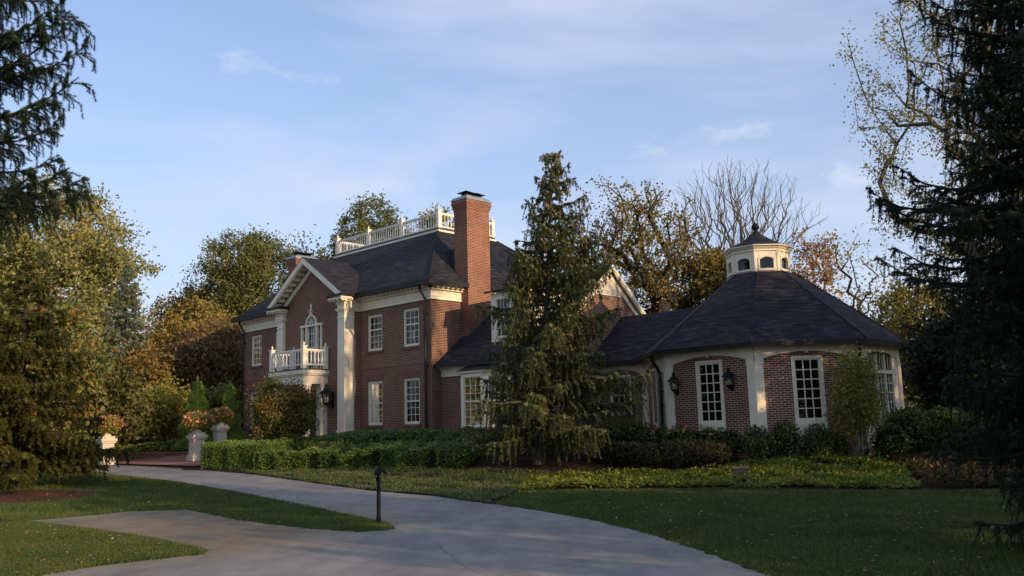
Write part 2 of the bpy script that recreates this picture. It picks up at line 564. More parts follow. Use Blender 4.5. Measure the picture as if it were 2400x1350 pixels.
# facade left and right of the projecting bay
wall(mb, fac, 0, fa(BU1), -1.0, 5.2, [h for h in holesF if h[1] < fa(BU1)])
wall(mb, fac, fa(BU0), fa(UR), -1.0, 5.2, [h for h in holesF if h[0] > fa(BU0)])
wall(mb, side, 0, VB - VF, -1.0, 5.2)
wall(mb, Fr(UL, VB, (0, -1)), 0, VB - VF, -1.0, 5.2)
wall(mb, Fr(UR, VB, (1, 0)), 0, UL - UR, -1.0, 5.2)
# projecting bay with its gable
bay = Fr(BU1, VBAY, FU)
BW = BU1 - BU0
door_hole = (BW / 2 - .95, BW / 2 + .95, -0.4, 2.0)
pal_hole = (BW / 2 - .86, BW / 2 + .86, 2.62, 4.78)
wall(mb, bay, 0, BW, -1.0, 5.6, [door_hole, pal_hole], 0.16)
mb.add([bay.p(0, 0, 5.6), bay.p(BW, 0, 5.6), bay.p(BW / 2, 0, 5.6 + BW / 2 * .65)], [(0, 1, 2)])
wall(mb, Fr(BU0, VBAY, FV), 0, VF - VBAY, -1.0, 5.6)
wall(mb, Fr(BU1, VF, (0, -1)), 0, VF - VBAY, -1.0, 5.6)
mb.build("main_wall", M['brick'], mansion, recalc=False)
# string courses
mb = hm()
fac.box(mb, 0, fa(BU1), 0, .025, 2.52, 2.66)
mb.build("string_course", M['soldier'], mansion)
mb = hm(); fac.box(mb, fa(BU0), fa(UR) + .0, 0, .025, 2.52, 2.66); mb.build("string_course", M['soldier'], mansion)
for i, (uc, s) in enumerate(wins):
    window(fac, fa(uc) - .525, fa(uc) + .525, 3.30, 4.89, 3, 5, split=3, curtain=(2 if i == 1 else 1))
    window(fac, fa(uc) - .525, fa(uc) + .525, 0.09, 1.98, 3, 6, split=3, curtain=(2 if i == 1 else 1))

# frieze and cornice
EZ, ES = 5.80, 0.856          # gutter height and roof slope
EU, EV, EUL, EVB = 26.35, 22.37, 42.55, 33.85


def frieze(fr, a0, a1, mb):
    fr.box(mb, a0, a1, -.02, .05, 5.14, 5.62)
    fr.box(mb, a0, a1, .05, .075, 5.14, 5.19); fr.box(mb, a0, a1, .05, .07, 5.27, 5.30)
    fr.box(mb, a0, a1, .05, .16, 5.54, 5.62); fr.box(mb, a0, a1, -.02, .42, 5.70, 5.745)


mb = hm(); md = hm()


def modillions(fr, a0, a1, z0=5.61, z1=5.70, d0=.05, d1=.34, step=.27):
    md = hm()
    n = max(1, int((a1 - a0) / step))
    for k in range(n):
        a = a0 + (k + .5) * (a1 - a0) / n
        fr.box(md, a - .055, a + .055, d0, d1, z0, z1)
    md.build("modillions", M['white'], mansion)


frieze(fac, -.05, fa(BU1) - .02, mb); frieze(Fr(UL, VB, (0, -1)), 0, VB - VF, mb)
mb.build("frieze", M['white'], mansion); mb = hm()
frieze(fac, fa(BU0) + .02, fa(UR), mb); frieze(side, -.05, VB - VF, mb)
frieze(Fr(BU0, VBAY, FV), .36, VF - VBAY - .05, mb)
modillions(fac, 0, fa(BU1)); modillions(fac, fa(BU0), fa(UR)); modillions(side, 0, VB - VF)
mb.build("frieze", M['white'], mansion)
bsr = Fr(BU0, 21.72, FV)
modillions(bsr, 0.0, .95, d0=-.0, d1=.3)
# corner pilasters of the bay
VP = 21.98
for (u0, nm) in ((BU0, 0), (BU1 - .5, 1)):
    q = hm(); f2 = Fr(u0 + .5, VP, FU)
    f2.box(q, -.004, .504, -.52, 0, -.2, 5.62)
    f2.box(q, -.07, .57, -.55, .07, -.9, -.2); f2.box(q, -.04, .54, -.54, .04, -.2, -.1)
    f2.box(q, -.03, .53, -.53, .03, 4.82, 4.87); f2.box(q, -.05, .55, -.55, .05, 5.14, 5.2); f2.box(q, -.09, .59, -.57, .09, 5.2, 5.26)
    f2.box(q, -.02, .52, -.52, .02, 5.3, 5.45); f2.box(q, -.07, .57, -.55, .07, 5.45, 5.55); f2.box(q, -.16, .66, -.55, .16, 5.55, 5.63)
    q.build("pilaster", M['white'], mansion)
# bay cornice returns and raking cornice
FP = 21.58                     # plane of the raking fascia
mb = hm(); gt = hm()
for (u0, u1) in ((31.35, 32.5), (36.5, 37.65)):
    md = hm(); gt = hm()
    f2 = Fr(u1, FP, FU); w = u1 - u0
    f2.box(mb, .04, w - .04, -.5, -.04, 5.63, 5.74)
    f2.box(gt, -.02, w + .02, -.6, .02, 5.74, 5.86)
    for k in range(4):
        a = .14 + k * (w - .28) / 3
        f2.box(md, a - .055, a + .055, -.36, -.09, 5.56, 5.63)
    md.build("modillions", M['white'], mansion); gt.build("gutter", M['gutter'], mansion)
for sgn in (-1, 1):
    md = hm()
    x0 = 34.5 + sgn * 3.15
    pts = lambda d, zt, zb: None
    n0 = []
    # fascia board along the rake
    def rk(s, dz): return (34.5 + sgn * 3.15 * (1 - s), 5.86 + 2.05 * s + dz)
    (ua, za), (ub, zb2) = rk(0, 0), rk(1, 0)
    for (dt, db, v0, v1) in ((.0, -.27, FP, FP + .05), (-.27, -.33, FP + .04, FP + .10), (-.14, -.19, FP + .05, VBAY - .002), (-.34, -.62, VBAY - .06, VBAY - .001)):
        P = [(ua, v0, za + dt), (ub, v0, zb2 + dt), (ub, v0, zb2 + db), (ua, v0, za + db)]
        mb.prism(P, (0, v1 - v0, 0))
    for k in range(9):
        s = (k + .6) / 9.6
        u, z = rk(s, -.19)
        md.prism([(u - .07, FP + .12, z + .02), (u + .07, FP + .12, z + .02 - sgn * 0.09 * -1 * .0), (u + .07, FP + .12, z - .13), (u - .07, FP + .12, z - .13)], (0, .34, 0))
    md.build("modillions", M['white'], mansion)
mb.build("raking_cornice", M['white'], mansion)
# soffit and gutters of main block
for f_, x0, x1, y0, y1, z0 in ((fac, -.47, fa(BU1), .40, .54, 5.69), (fac, fa(BU0), fa(UR) + .54, .40, .54, 5.69), (side, -.40, 24.48 - VF - .004, .40, .54, 5.69),
                               (side, 25.80 - VF + .004, VB - VF + .47, .40, .54, 5.69), (Fr(BU0, FP, FV), 0, EV - FP, .25, .37, 5.74)):
    gt = hm(); f_.box(gt, x0, x1, y0, y1, z0, 5.90 if f_ in (fac, side) else 5.86); gt.build("gutter", M['gutter'], mansion)

# downspouts


def downspout(fr, a, dtop, ztop, zbot, r=.05, off=.12):
    q = hm()
    q.ring([fr.p(a - .0, dtop, ztop), fr.p(a, dtop - .03, ztop - .18), fr.p(a, off, ztop - .55), fr.p(a, off, ztop - .8), fr.p(a, off, zbot)], r, 8)
    for z in (zbot + 1, (ztop + zbot) / 2, ztop - 1.2): fr.box(q, a - .07, a + .07, 0, off + .055, z, z + .04)
    return q.build("downspout", M['gutter'], mansion, smooth=False)


downspout(fac, fa(27.05), .42, 5.74, -.95)
downspout(fac, .22, .42, 5.74, -.95)

# main roof: hip up to a flat deck
DU0, DU1, DV0, DV1, DZ = 30.17, 38.73, 26.19, 30.03, 9.07
mb = hm()
e0, e1, e2, e3 = (EU, EV, EZ + .05), (EUL, EV, EZ + .05), (EUL, EVB, EZ + .05), (EU, EVB, EZ + .05)
d0, d1, d2, d3 = (DU0, DV0, DZ), (DU1, DV0, DZ), (DU1, DV1, DZ), (DU0, DV1, DZ)
mb.add([e0, e1, e2, e3, d0, d1, d2, d3], [(0, 1, 5, 4), (1, 2, 6, 5), (2, 3, 7, 6), (3, 0, 4, 7), (4, 5, 6, 7)])
roof = mb.build("main_roof", M['shingle'], mansion)
# bay roof
mb = hm()
mb.add([(31.33, FP - .02, 5.87), (34.5, FP - .02, 7.93), (34.5, 24.95, 7.93), (31.33, 22.6, 5.87), (37.67, FP - .02, 5.87), (37.67, 22.6, 5.87)],
       [(0, 1, 2, 3), (1, 4, 5, 2)])
mb.build("bay_roof", M['shingle'], mansion)
# cricket behind the chimney
mb = hm()
zc = 7.72
ap_ = (EU + (zc - EZ) / ES, 25.25, zc + .02)
mb.add([ap_, (27.1, 25.25, zc + .02), (27.1, 24.45, 6.5), (27.1, 26.05, 6.5)], [(0, 1, 2), (0, 3, 1)])
mb.build("roof_cricket", M['shingle'], mansion)
# hip caps
for a, b in ((e0, d0), (e1, d1), (e3, d3)):
    mb = hm(); mb.ring([(a[0], a[1], a[2] + .0), (b[0], b[1], b[2] + .0)], .05, 5); mb.build("hip_cap", M['shingle'], mansion)
# deck curb
mb = hm(); mc = hm()
mb.box(DU0 - .04, DU1 + .04, DV0 - .04, DV1 + .04, DZ - .02, DZ + .07)
mc.box(DU0 + .04, DU1 - .04, DV0 + .04, DV1 - .04, DZ + .07, DZ + .19)
mb.build("deck_trim", M['white'], mansion); mc.build("deck_curb", M['flash'], mansion)


def railing(name, P0, P1, zb, zt, npost, nbal, post_r, label=None, posts_at_ends=(True, True), bal_r=.028, parent=None, z_low=None):
    """balustrade run from P0 to P1 (u,v)"""
    fr = Fr(P0[0], P0[1], (P1[0] - P0[0], P1[1] - P0[1])); L = math.hypot(P1[0] - P0[0], P1[1] - P0[1])
    mb = hm()
    fr.box(mb, 0, L, -.035, .035, zb, zb + .06); fr.box(mb, 0, L, -.045, .045, zt - .07, zt); fr.box(mb, 0, L, -.03, .03, zt - .1, zt - .07)
    r = mb.build(name, M['white2'], parent or mansion)
    if label: r["label"] = label
    mb = hm()
    seg = L / (npost - 1)
    for s in range(npost - 1):
        for k in range(nbal):
            a = s * seg + post_r + (seg - 2 * post_r) * (k + .5) / nbal
            c = fr.p(a, 0, 0); h = zt - .1 - zb - .06; z = zb + .06; R = bal_r
            mb.lathe(c[0], c[1], [(R, z), (R, z + h * .08), (R * .6, z + h * .11), (R * 1.15, z + h * .25), (R * .7, z + h * .55), (R * .55, z + h * .82), (R, z + h * .86), (R, z + h)], 6)
    mb.build("balusters", M['white2'], r)
    for s in range(npost):
        mb = hm()
        if s == 0 and not posts_at_ends[0]: continue
        if s == npost - 1 and not posts_at_ends[1]: continue
        a = s * seg; q = post_r
        fr.box(mb, a - q, a + q, -q, q, (z_low if z_low is not None else zb - .07), zt + .10)
        fr.box(mb, a - q - .03, a + q + .03, -q - .03, q + .03, zt + .10, zt + .14)
        c = fr.p(a, 0, 0); z = zt + .14
        mb.lathe(c[0], c[1], [(.03, z), (.035, z + .02), (.02, z + .035), (.05, z + .08), (.045, z + .12), (.015, z + .155), (.006, z + .19)], 8)
        mb.build("post", M['white2'], r)
    return r


rl = dict(zb=9.30, zt=10.02, post_r=.09, z_low=DZ + .19)
railing("roof_balustrade", (38.6, 26.34), (30.3, 26.34), npost=4, nbal=14, label="front run of the white roof balustrade", **rl)
railing("roof_balustrade", (30.3, 26.34), (30.3, 29.9), npost=2, nbal=17, posts_at_ends=(False, True), label="right side run of the white roof balustrade", **rl)
railing("roof_balustrade", (38.6, 29.9), (38.6, 26.34), npost=2, nbal=17, posts_at_ends=(True, False), label="left side run of the white roof balustrade", **rl)
railing("roof_balustrade", (30.3, 29.9), (38.6, 29.9), npost=4, nbal=14, posts_at_ends=(False, False), label="rear run of the white roof balustrade", **rl)


def chimney(u0, u1, v0, v1, zt, zbase, label):
    mb = hm(); mb.box(u0, u1, v0, v1, zbase, zt - .42)
    for k in range(5):
        e = .018 * (k + 1); z = zt - .42 + .068 * k
        mb.box(u0 - e, u1 + e, v0 - e, v1 + e, z, z + .068)
    mb.box(u0 - .07, u1 + .07, v0 - .07, v1 + .07, zt - .08, zt)
    c = mb.build("chimney", M['brick_chim'], mansion); c["label"] = label
    mb = hm()
    mb.box(u0 - .1, u1 + .1, v0 - .1, v1 + .1, zt, zt + .05)
    mb.frustum((u0 - .09, u1 + .09, v0 - .09, v1 + .09, zt + .05), (u0 - .02, u1 + .02, v0 - .02, v1 + .02, zt + .16))
    mb.frustum((u0 - .02, u1 + .02, v0 - .02, v1 + .02, zt + .16), (u0 + .14, u1 - .14, v0 + .2, v1 - .2, zt + .24))
    mb.build("chimney_cap", M['lead'], c)
    for k in (0.27, .73):
        vc = v0 + (v1 - v0) * k; uc = (u0 + u1) / 2
        mb = hm()
        mb.box(uc - .14, uc + .14, vc - .14, vc + .14, zt + .2, zt + .36)
        mb.frustum((uc - .3, uc + .3, vc - .3, vc + .3, zt + .37), (uc - .03, uc + .03, vc - .03, vc + .03, zt + .5))
        mb.build("flue", M['black'], c)


chimney(26.33, 27.15, 24.48, 25.80, 9.56, -1.0, "tall brick chimney rising from the near side wall")
chimney(41.8, 42.6, 25.75, 27.05, 9.5, -1.0, "brick chimney on the far left side wall")
chimney(27.0, 27.8, 29.1, 30.3, 7.38, 5.5, "low chimney behind the roof, half hidden by the spruce")

# ---- porch with balcony
PV, PU0, PU1 = 20.75, 33.05, 35.95
pf = Fr(PU1, PV, FU); PW = PU1 - PU0
mb = hm()
pf.box(mb, .12, PW - .12, -(VBAY - PV), -.12, 1.98, 2.42)      # entablature
pf.box(mb, 0, PW, -(VBAY - PV), 0, 2.42, 2.60); pf.box(mb, .05, PW - .05, -(VBAY - PV), -.05, 2.36, 2.42)
pf.box(mb, .12, PW - .12, -.125, -.10, 1.98, 2.03)
porch = mb.build("porch_entablature", M['white'], mansion)
mb = hm(); pf.box(mb, -.02, PW + .02, -(VBAY - PV), .02, 2.60, 2.64); mb.build("porch_roof_edge", M['gutter'], porch)
for a in (.15, PW - .5):
    for d in (-.15, -1.03):
        mb = hm()
        pf.box(mb, a, a + .35, d - .35, d, -.5, 1.98)
        pf.box(mb, a - .04, a + .39, d - .39, d + .04, -.7, -.3); pf.box(mb, a - .03, a + .38, d - .38, d + .03, 1.86, 1.98); pf.box(mb, a - .015, a + .365, d - .365, d + .015, 1.55, 1.6)
        mb.build("porch_column", M['white'], mansion)
mb = hm(); pf.box(mb, -.3, PW + .3, -(VBAY - PV), .25, -1.0, -.55); pf.box(mb, -.1, PW + .1, .25, .6, -1.0, -.72)
mb.build("porch_step", M['lintel'], mansion)
# door
df = bay
mb = hm()
c0, c1 = BW / 2 - .95, BW / 2 + .95
df.box(mb, c0, c0 + .14, -.16, -.02, -.4, 2.0); df.box(mb, c1 - .14, c1, -.16, -.02, -.4, 2.0); df.box(mb, c0 + .14, c1 - .14, -.16, -.02, 1.75, 2.0)
df.box(mb, c0 + .46, c0 + .56, -.16, -.03, -.4, 1.75); df.box(mb, c1 - .56, c1 - .46, -.16, -.03, -.4, 1.75)
d = mb.build("door_surround", M['white'], mansion)
mb = hm(); df.box(mb, c0 + .56, c1 - .56, -.15, -.09, -.4, 1.75)
for z in (.1, .8): df.box(mb, c0 + .64, c1 - .64, -.09, -.075, z - .3, z + .25)
mb.build("front_door", M['door'], d)
mb = hm(); df.box(mb, c0 + .14, c0 + .46, -.12, -.11, -.4, 1.75); df.box(mb, c1 - .46, c1 - .14, -.12, -.11, -.4, 1.75); mb.build("sidelight", M['glass'], d)
# balcony railing
br = dict(zb=2.80, zt=3.52, post_r=.09, z_low=2.64, bal_r=.035)
railing("balcony_railing", (35.83, 20.87), (33.17, 20.87), npost=2, nbal=11, label="front run of the white balcony railing over the porch", **br)
railing("balcony_railing", (33.17, 20.87), (33.17, 22.0), npost=2, nbal=5, posts_at_ends=(False, True), label="right side run of the white balcony railing", **br)
railing("balcony_railing", (35.83, 22.0), (35.83, 20.87), npost=2, nbal=5, posts_at_ends=(True, False), label="left side run of the white balcony railing", **br)

# palladian window in the bay
pc = BW / 2
mb = hm()
zs = 4.70
for a0, a1 in ((pc - .86, pc - .76), (pc - .48, pc - .36), (pc + .36, pc + .48), (pc + .76, pc + .86)):
    bay.box(mb, a0, a1, -.12, .05, 2.62, zs)
bay.box(mb, pc - .90, pc + .90, -.05, .08, zs, zs + .10); bay.box(mb, pc - .76, pc + .76, -.12, .04, 2.62, 2.72)
N = 16
arc = [(pc + .46 * math.cos(math.pi * k / N), zs + .10 + .46 * math.sin(math.pi * k / N)) for k in range(N + 1)]
arci = [(pc + .37 * math.cos(math.pi * k / N), zs + .10 + .37 * math.sin(math.pi * k / N)) for k in range(N + 1)]
for k in range(N):
    bay.poly(mb, [arc[k], arc[k + 1], arci[k + 1], arci[k]], .003, .07)
for k in range(1, 6):
    t = math.pi * k / 6; c_, s_ = math.cos(t), math.sin(t); w = .012
    bay.poly(mb, [(pc + .1 * c_ - w * s_, zs + .1 + .1 * s_ + w * c_), (pc + .37 * c_ - w * s_, zs + .1 + .37 * s_ + w * c_), (pc + .37 * c_ + w * s_, zs + .1 + .37 * s_ - w * c_), (pc + .1 * c_ + w * s_, zs + .1 + .1 * s_ - w * c_)], .02, .045)
for k in range(8):
    t0, t1 = math.pi * k / 8, math.pi * (k + 1) / 8
    bay.poly(mb, [(pc + .12 * math.cos(t0), zs + .1 + .12 * math.sin(t0)), (pc + .12 * math.cos(t1), zs + .1 + .12 * math.sin(t1)), (pc + .09 * math.cos(t1), zs + .1 + .09 * math.sin(t1)), (pc + .09 * math.cos(t0), zs + .1 + .09 * math.sin(t0))], .02, .045)
pw = mb.build("palladian_window", M['white'], mansion)
mb = hm()
bay.box(mb, pc - .36, pc - .32, -.1, -.03, 2.72, zs); bay.box(mb, pc + .32, pc + .36, -.1, -.03, 2.72, zs)
for i in (1, 2): bay.box(mb, pc - .32 + .64 * i / 3 - .012, pc - .32 + .64 * i / 3 + .012, -.08, -.045, 2.72, zs)
for j in range(1, 6): 
    z = 2.72 + (zs - 2.72) * j / 6; bay.box(mb, pc - .32, pc + .32, -.08, -.045, z - (.03 if j == 3 else .012), z + (.03 if j == 3 else .012))
    for s in (-1, 1): bay.box(mb, pc + s * .62 - .14, pc + s * .62 + .14, -.08, -.045, z - .012, z + .012)
mb.build("muntins", M['white'], pw)
mb = hm()
for a0, a1 in ((pc - .76, pc - .48), (pc - .36, pc + .36), (pc + .48, pc + .76)): bay.box(mb, a0, a1, -.075, -.07, 2.72, zs)
bay.poly(mb, arci[:], .008, .014)
mb.build("pane", M['glass'], pw)
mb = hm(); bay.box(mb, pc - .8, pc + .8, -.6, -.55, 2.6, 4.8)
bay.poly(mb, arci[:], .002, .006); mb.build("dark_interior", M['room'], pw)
mb = hm(); c = bay.p(pc, .05, 0)
mb.lathe(c[0], c[1], [(.09, 5.24), (.10, 5.34), (.05, 5.36), (.14, 5.42), (.15, 5.45), (.04, 5.48), (.035, 5.56), (.06, 5.62), (.045, 5.70), (.015, 5.78)], 10)
mb.build("finial", M['white2'], pw)

# ---- gable wing
UG = 21.3
GZ = 2.43
rV, rZ = 27.75, 6.33
sF = (rZ - GZ) / (rV - 22.95)
gEB = 32.2
mb = hm()
wf = Fr(UR, 23.35, FU); wa = lambda u: UR - u
ge = Fr(UG + .15, 23.35, FV)
# canted bay window opening in the front wall
wall(mb, wf, 0, wa(UG + .15), -1.1, 2.2, [(wa(25.5), wa(22.5), -.1, 2.0)])
# end wall with gable
zt_ = lambda v: rZ - .06 - (abs(v - rV)) * (sF if v < rV else (rZ - GZ) / (gEB - rV))
mb.add([ge.p(0, 0, -1.1), ge.p(gEB - 23.35 - .4, 0, -1.1), ge.p(gEB - 23.35 - .4, 0, zt_(gEB - .4)), ge.p(rV - 23.35, 0, rZ - .08), ge.p(0, 0, zt_(23.35))], [(0, 1, 2, 3, 4)])
mb.build("gable_wing_wall", M['brick'], mansion, recalc=False)
mb = hm()
UGR = UG - .12
mb.add([(UR - .02, 22.95, GZ), (UGR, 22.95, GZ), (UGR, rV, rZ), (UR + 2.4, rV, rZ), (UR + 0.0, 23.0, GZ + .02), (UR + 2.4, gEB, GZ), (UGR, gEB, GZ)],
       [(0, 1, 2, 3), (2, 6, 5, 3)])
mb.build("gable_wing_roof", M['shingle'], mansion)
mb = hm()
wf.box(mb, 0, wa(UG), -.02, .04, 1.95, 2.30); wf.box(mb, 0, wa(UG), 0, .34, 2.30, 2.34); wf.box(mb, 0, wa(UG), .04, .1, 2.22, 2.30)
mb.build("wing_frieze", M['white'], mansion)
mb = hm(); wf.box(mb, -.0, wa(UG) + .1, .34, .46, 2.32, 2.45); mb.build("wing_gutter", M['gutter'], mansion)
# raking trim of gable wing
mb = hm()
for (vE, zE) in ((22.95, GZ), (gEB, GZ)):
    for (dt, db, u0, u1) in ((-.015, -.20, UG - .12, UG - .07), (-.20, -.27, UG - .09, UG - .03), (-.10, -.14, UG - .07, UG + .15), (-.27, -.52, UG + .08, UG + .146)):
        mb.prism([(u0, vE, zE + dt), (u0, rV, rZ + dt), (u0, rV, rZ + db), (u0, vE, zE + db)], (u1 - u0, 0, 0))
mb.build("raking_trim", M['white'], mansion)
# louvred gable vent
mb = hm()
for k in range(17):
    z = 5.12 + k * .052; hw = (rZ - .5 - z) / sF
    if hw < .05: break
    ge.box(mb, rV - 23.35 - hw, rV - 23.35 + hw, 0.0, .045, z, z + .036)
ge.poly(mb, [(rV - 23.35 - 1.35, 5.05), (rV - 23.35 + 1.35, 5.05), (rV - 23.35, 6.1)], -.002, .01)
mb.build("gable_vent", M['white'], mansion)
mb = hm(); ge.box(mb, rV - 23.35 - 1.45, rV - 23.35 + 1.45, 0, .02, 4.93, 5.05); mb.build("soldier_band", M['soldier'], mansion)
# shed dormer
mb = hm(); DVF = 23.9
dfm = Fr(24.40, DVF, FU); DWD = 2.1
zr = lambda v: GZ + (v - 22.95) * sF
wall(mb, dfm, 0, DWD, 3.15, 5.12, [(.24, .98, 3.32, 4.95), (1.12, 1.86, 3.32, 4.95)], .06)
for u in (24.40, 24.40 - DWD):
    mb.add([(u, DVF, 3.1), (u, DVF, 5.12), (u, 26.4, 5.3), (u, 26.4, zr(26.4) - .1)], [(0, 1, 2, 3)])
dm = mb.build("dormer", M['white'], mansion, recalc=False)
mb = hm(); mb.add([(24.58, DVF - .2, 5.14), (24.40 - DWD - .18, DVF - .2, 5.14), (24.40 - DWD - .18, 27.2, 5.93), (24.58, 27.2, 5.93),
                   (24.58, DVF - .2, 5.22), (24.40 - DWD - .18, DVF - .2, 5.22), (24.40 - DWD - .18, 27.2, 6.0), (24.58, 27.2, 6.0)],
                  [(0, 3, 2, 1), (4, 5, 6, 7), (0, 1, 5, 4), (1, 2, 6, 5), (2, 3, 7, 6), (3, 0, 4, 7)])
mb.build("dormer_roof", M['shingle'], dm)
for a in (.24, 1.12):
    window(dfm, a, a + .74, 3.32, 4.95, 3, 4, split=2, lintel=False, sill=False, curtain=1, casing=.07, dep=-.03)
# canted bay window
zb0, zb1 = -0.10, 1.98
q0, q1 = (24.75, 22.55), (23.5, 22.55)
fL = Fr(25.5, 23.3, (q0[0] - 25.5, q0[1] - 23.3)); fM = Fr(q0[0], q0[1], FU); fRt = Fr(q1[0], q1[1], (-.75, .75))
lenC = math.hypot(.75, .75)
mb = hm(); mw = hm()
for f_, L in ((fL, lenC), (fM, 1.25), (fRt, lenC)):
    wall(mb, f_, 0, L, -1.1, zb0 - .1)
    f_.box(mw, -.04, L + .04, -.06, .0, 1.86, 2.04); f_.box(mw, 0, .09, -.06, .0, zb0, 1.9); f_.box(mw, L - .09, L, -.06, .0, zb0, 1.9)
mb.build("bay_window_base", M['brick'], mansion, recalc=False)
bwn = mw.build("bay_window_frame", M['white'], mansion)
window(fL, .09, lenC - .09, zb0, 1.86, 2, 6, split=3, lintel=False, sill=True, curtain=1, dep=-.02, room=False, casing=.06)
window(fM, .09, 1.25 - .09, zb0, 1.86, 3, 6, split=3, lintel=False, sill=True, curtain=1, dep=-.02, room=False, casing=.06)
window(fRt, .09, lenC - .09, zb0, 1.86, 3, 6, split=3, lintel=False, sill=True, curtain=1, dep=-.02, room=False, casing=.06)
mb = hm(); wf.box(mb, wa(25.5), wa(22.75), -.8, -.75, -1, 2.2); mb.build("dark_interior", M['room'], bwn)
mb = hm()
mb.add([(25.75, 23.33, 2.04), (24.85, 22.4, 2.04), (23.4, 22.4, 2.04), (22.5, 23.33, 2.04), (25.6, 23.33, 2.28), (24.7, 23.1, 2.28), (23.5, 23.1, 2.28), (22.65, 23.33, 2.28)],
       [(0, 1, 5, 4), (1, 2, 6, 5), (2, 3, 7, 6), (0, 3, 2, 1), (4, 5, 6, 7)])
mb.build("bay_window_roof", M['gutter'], bwn)
mb = hm()
for f_, L in ((fL, lenC), (fM, 1.25), (fRt, lenC)): f_.box(mb, -.05, L + .05, .0, .10, 1.96, 2.04)
mb.build("bay_window_cornice", M['white'], bwn)

# ---- rotunda (octagon) and its link
OU, OV = 14.54, 27.53
AP, AE, OZE = 3.80, 4.24, 2.20
HW = AP * math.tan(math.pi / 8)
faces_ang = []


def oct_frame(k, ap=AP):
    """k=0 front (facing -v), k=1 right-front, k=2 right, ... ; k=-1 left-front"""
    a = -math.pi / 2 - k * math.pi / 4
    n = (math.cos(a), math.sin(a)); t = (n[1], -n[0])
    hw = ap * math.tan(math.pi / 8)
    return Fr(OU + n[0] * ap - t[0] * hw, OV + n[1] * ap - t[1] * hw, t), hw * 2


def oct_pt(ap, k, z):
    R = ap / math.cos(math.pi / 8); a = -math.pi / 2 + math.pi / 8 - k * math.pi / 4
    return (OU + R * math.cos(a), OV + R * math.sin(a), z)


def arch_spandrel(mb, fr, a0, a1, zs_, zc_, ztop, d0=-.01, d1=.055, n=14, x0=None, x1=None):
    w = (a1 - a0) / 2; h = zc_ - zs_; R = (w * w + h * h) / (2 * h); cx = (a0 + a1) / 2; cz = zc_ - R
    pts = [(a0 + (a1 - a0) * k / n, cz + math.sqrt(max(0, R * R - (a0 + (a1 - a0) * k / n - cx) ** 2))) for k in range(n + 1)]
    for k in range(n):
        fr.poly(mb, [pts[k], pts[k + 1], (pts[k + 1][0], ztop), (pts[k][0], ztop)], d0, d1)
    return cx, zc_


WT, WBt = 1.79, -0.20
rw = hm(); rt = hm(); rp_ = hm(); so = hm(); kst = hm()
BASEZ = -1.5
for k in range(0, 8):
    fr, L = oct_frame(k)
    c = L / 2
    if k == 2 or k == 6:
        # big white arched window fills the face
        wall(rw, fr, 0, L, BASEZ, -.95); wall(rw, fr, 0, .32, -.95, 1.9); wall(rw, fr, L - .32, L, -.95, 1.9)
        hole = None
    elif k in (3, 4, 5, 7):
        wall(rw, fr, 0, L, BASEZ, 2.1)
    else:
        wall(rw, fr, 0, L, BASEZ, 2.1, [(c - .475, c + .475, WBt, WT)], .1)
    if k not in (7,):
        arch_spandrel(rt, fr, .26, L - .26, 1.74, 1.93, 2.16)
        fr.box(rt, 0, .26, -.01, .055, 1.55, 2.16); fr.box(rt, L - .26, L, -.01, .055, 1.55, 2.16)
        kst = hm(); fr.poly(kst, [(c - .07, 2.1), (c + .07, 2.1), (c + .045, 1.88), (c - .045, 1.88)], .055, .085); kst.build("keystone", M['white'], mansion)
    if k not in (2, 3, 4, 5, 6, 7):
        so = hm(); fr.poly(so, [(c - .5, WT + .0), (c + .5, WT + .0), (c + .56, WT + .15), (c - .56, WT + .15)], -.01, .006)
        so.build("soldier_arch", M['soldier'], mansion)
# pilasters at the corners (wrap)
def pil_piece(q, fr, a0, a1):
    fr.box(q, a0, a1, -.02, .06, -.98, 1.58); fr.box(q, a0 - .01, a1 + .01, -.02, .075, 1.55, 1.60); fr.box(q, a0 - .02, a1 + .02, -.02, .09, -1.02, -.86)


for k in range(1, 7):
    q = hm(); fA, L = oct_frame(k - 1); fB, _ = oct_frame(k)
    pil_piece(q, fA, L - .24, L + .022); pil_piece(q, fB, -.022, .24)
    q.build("rotunda_pilaster", M['white'], mansion)
q = hm(); pil_piece(q, oct_frame(0)[0], -.022, .24)
# left diagonal face: from the passage wall to the front-left corner
VCW = 26.6
Ldg = (VCW - (OV - AP)) * math.sqrt(2)
uA = OU + HW
dg = Fr(uA + (VCW - (OV - AP)), VCW, (-1, -1))
cD = Ldg - HW - (-.0) - 1.0 + .0
cD = Ldg - HW + 1.0 - 2.0 + .2
wall(rw, dg, 0, Ldg, BASEZ, 2.1, [(cD - .5, cD + .5, WBt, WT)], .1)
arch_spandrel(rt, dg, .3, Ldg - .95, 1.74, 1.96, 2.16); dg.box(rt, 0, .3, -.01, .055, 1.55, 2.16); dg.box(rt, Ldg - .95, Ldg, -.01, .055, 1.55, 2.16)
dg.box(q, Ldg - .34, Ldg + .02, -.02, .061, -1.0, 1.58); q.build("rotunda_pilaster", M['white'], mansion)
for a0, a1 in ((Ldg - .95, Ldg - .78), (.02, .28)):
    q = hm(); dg.box(q, a0, a1, -.02, .06, -1.0, 1.58); q.build("rotunda_pilaster", M['white'], mansion)
kst = hm(); dg.poly(kst, [(cD - .07, 2.1), (cD + .07, 2.1), (cD + .045, 1.9), (cD - .045, 1.9)], .055, .085)
rw.build("rotunda_wall", M['brick_rot'], mansion, recalc=False)
rt.build("rotunda_frieze", M['white'], mansion)
kst.build("keystone", M['white'], mansion)
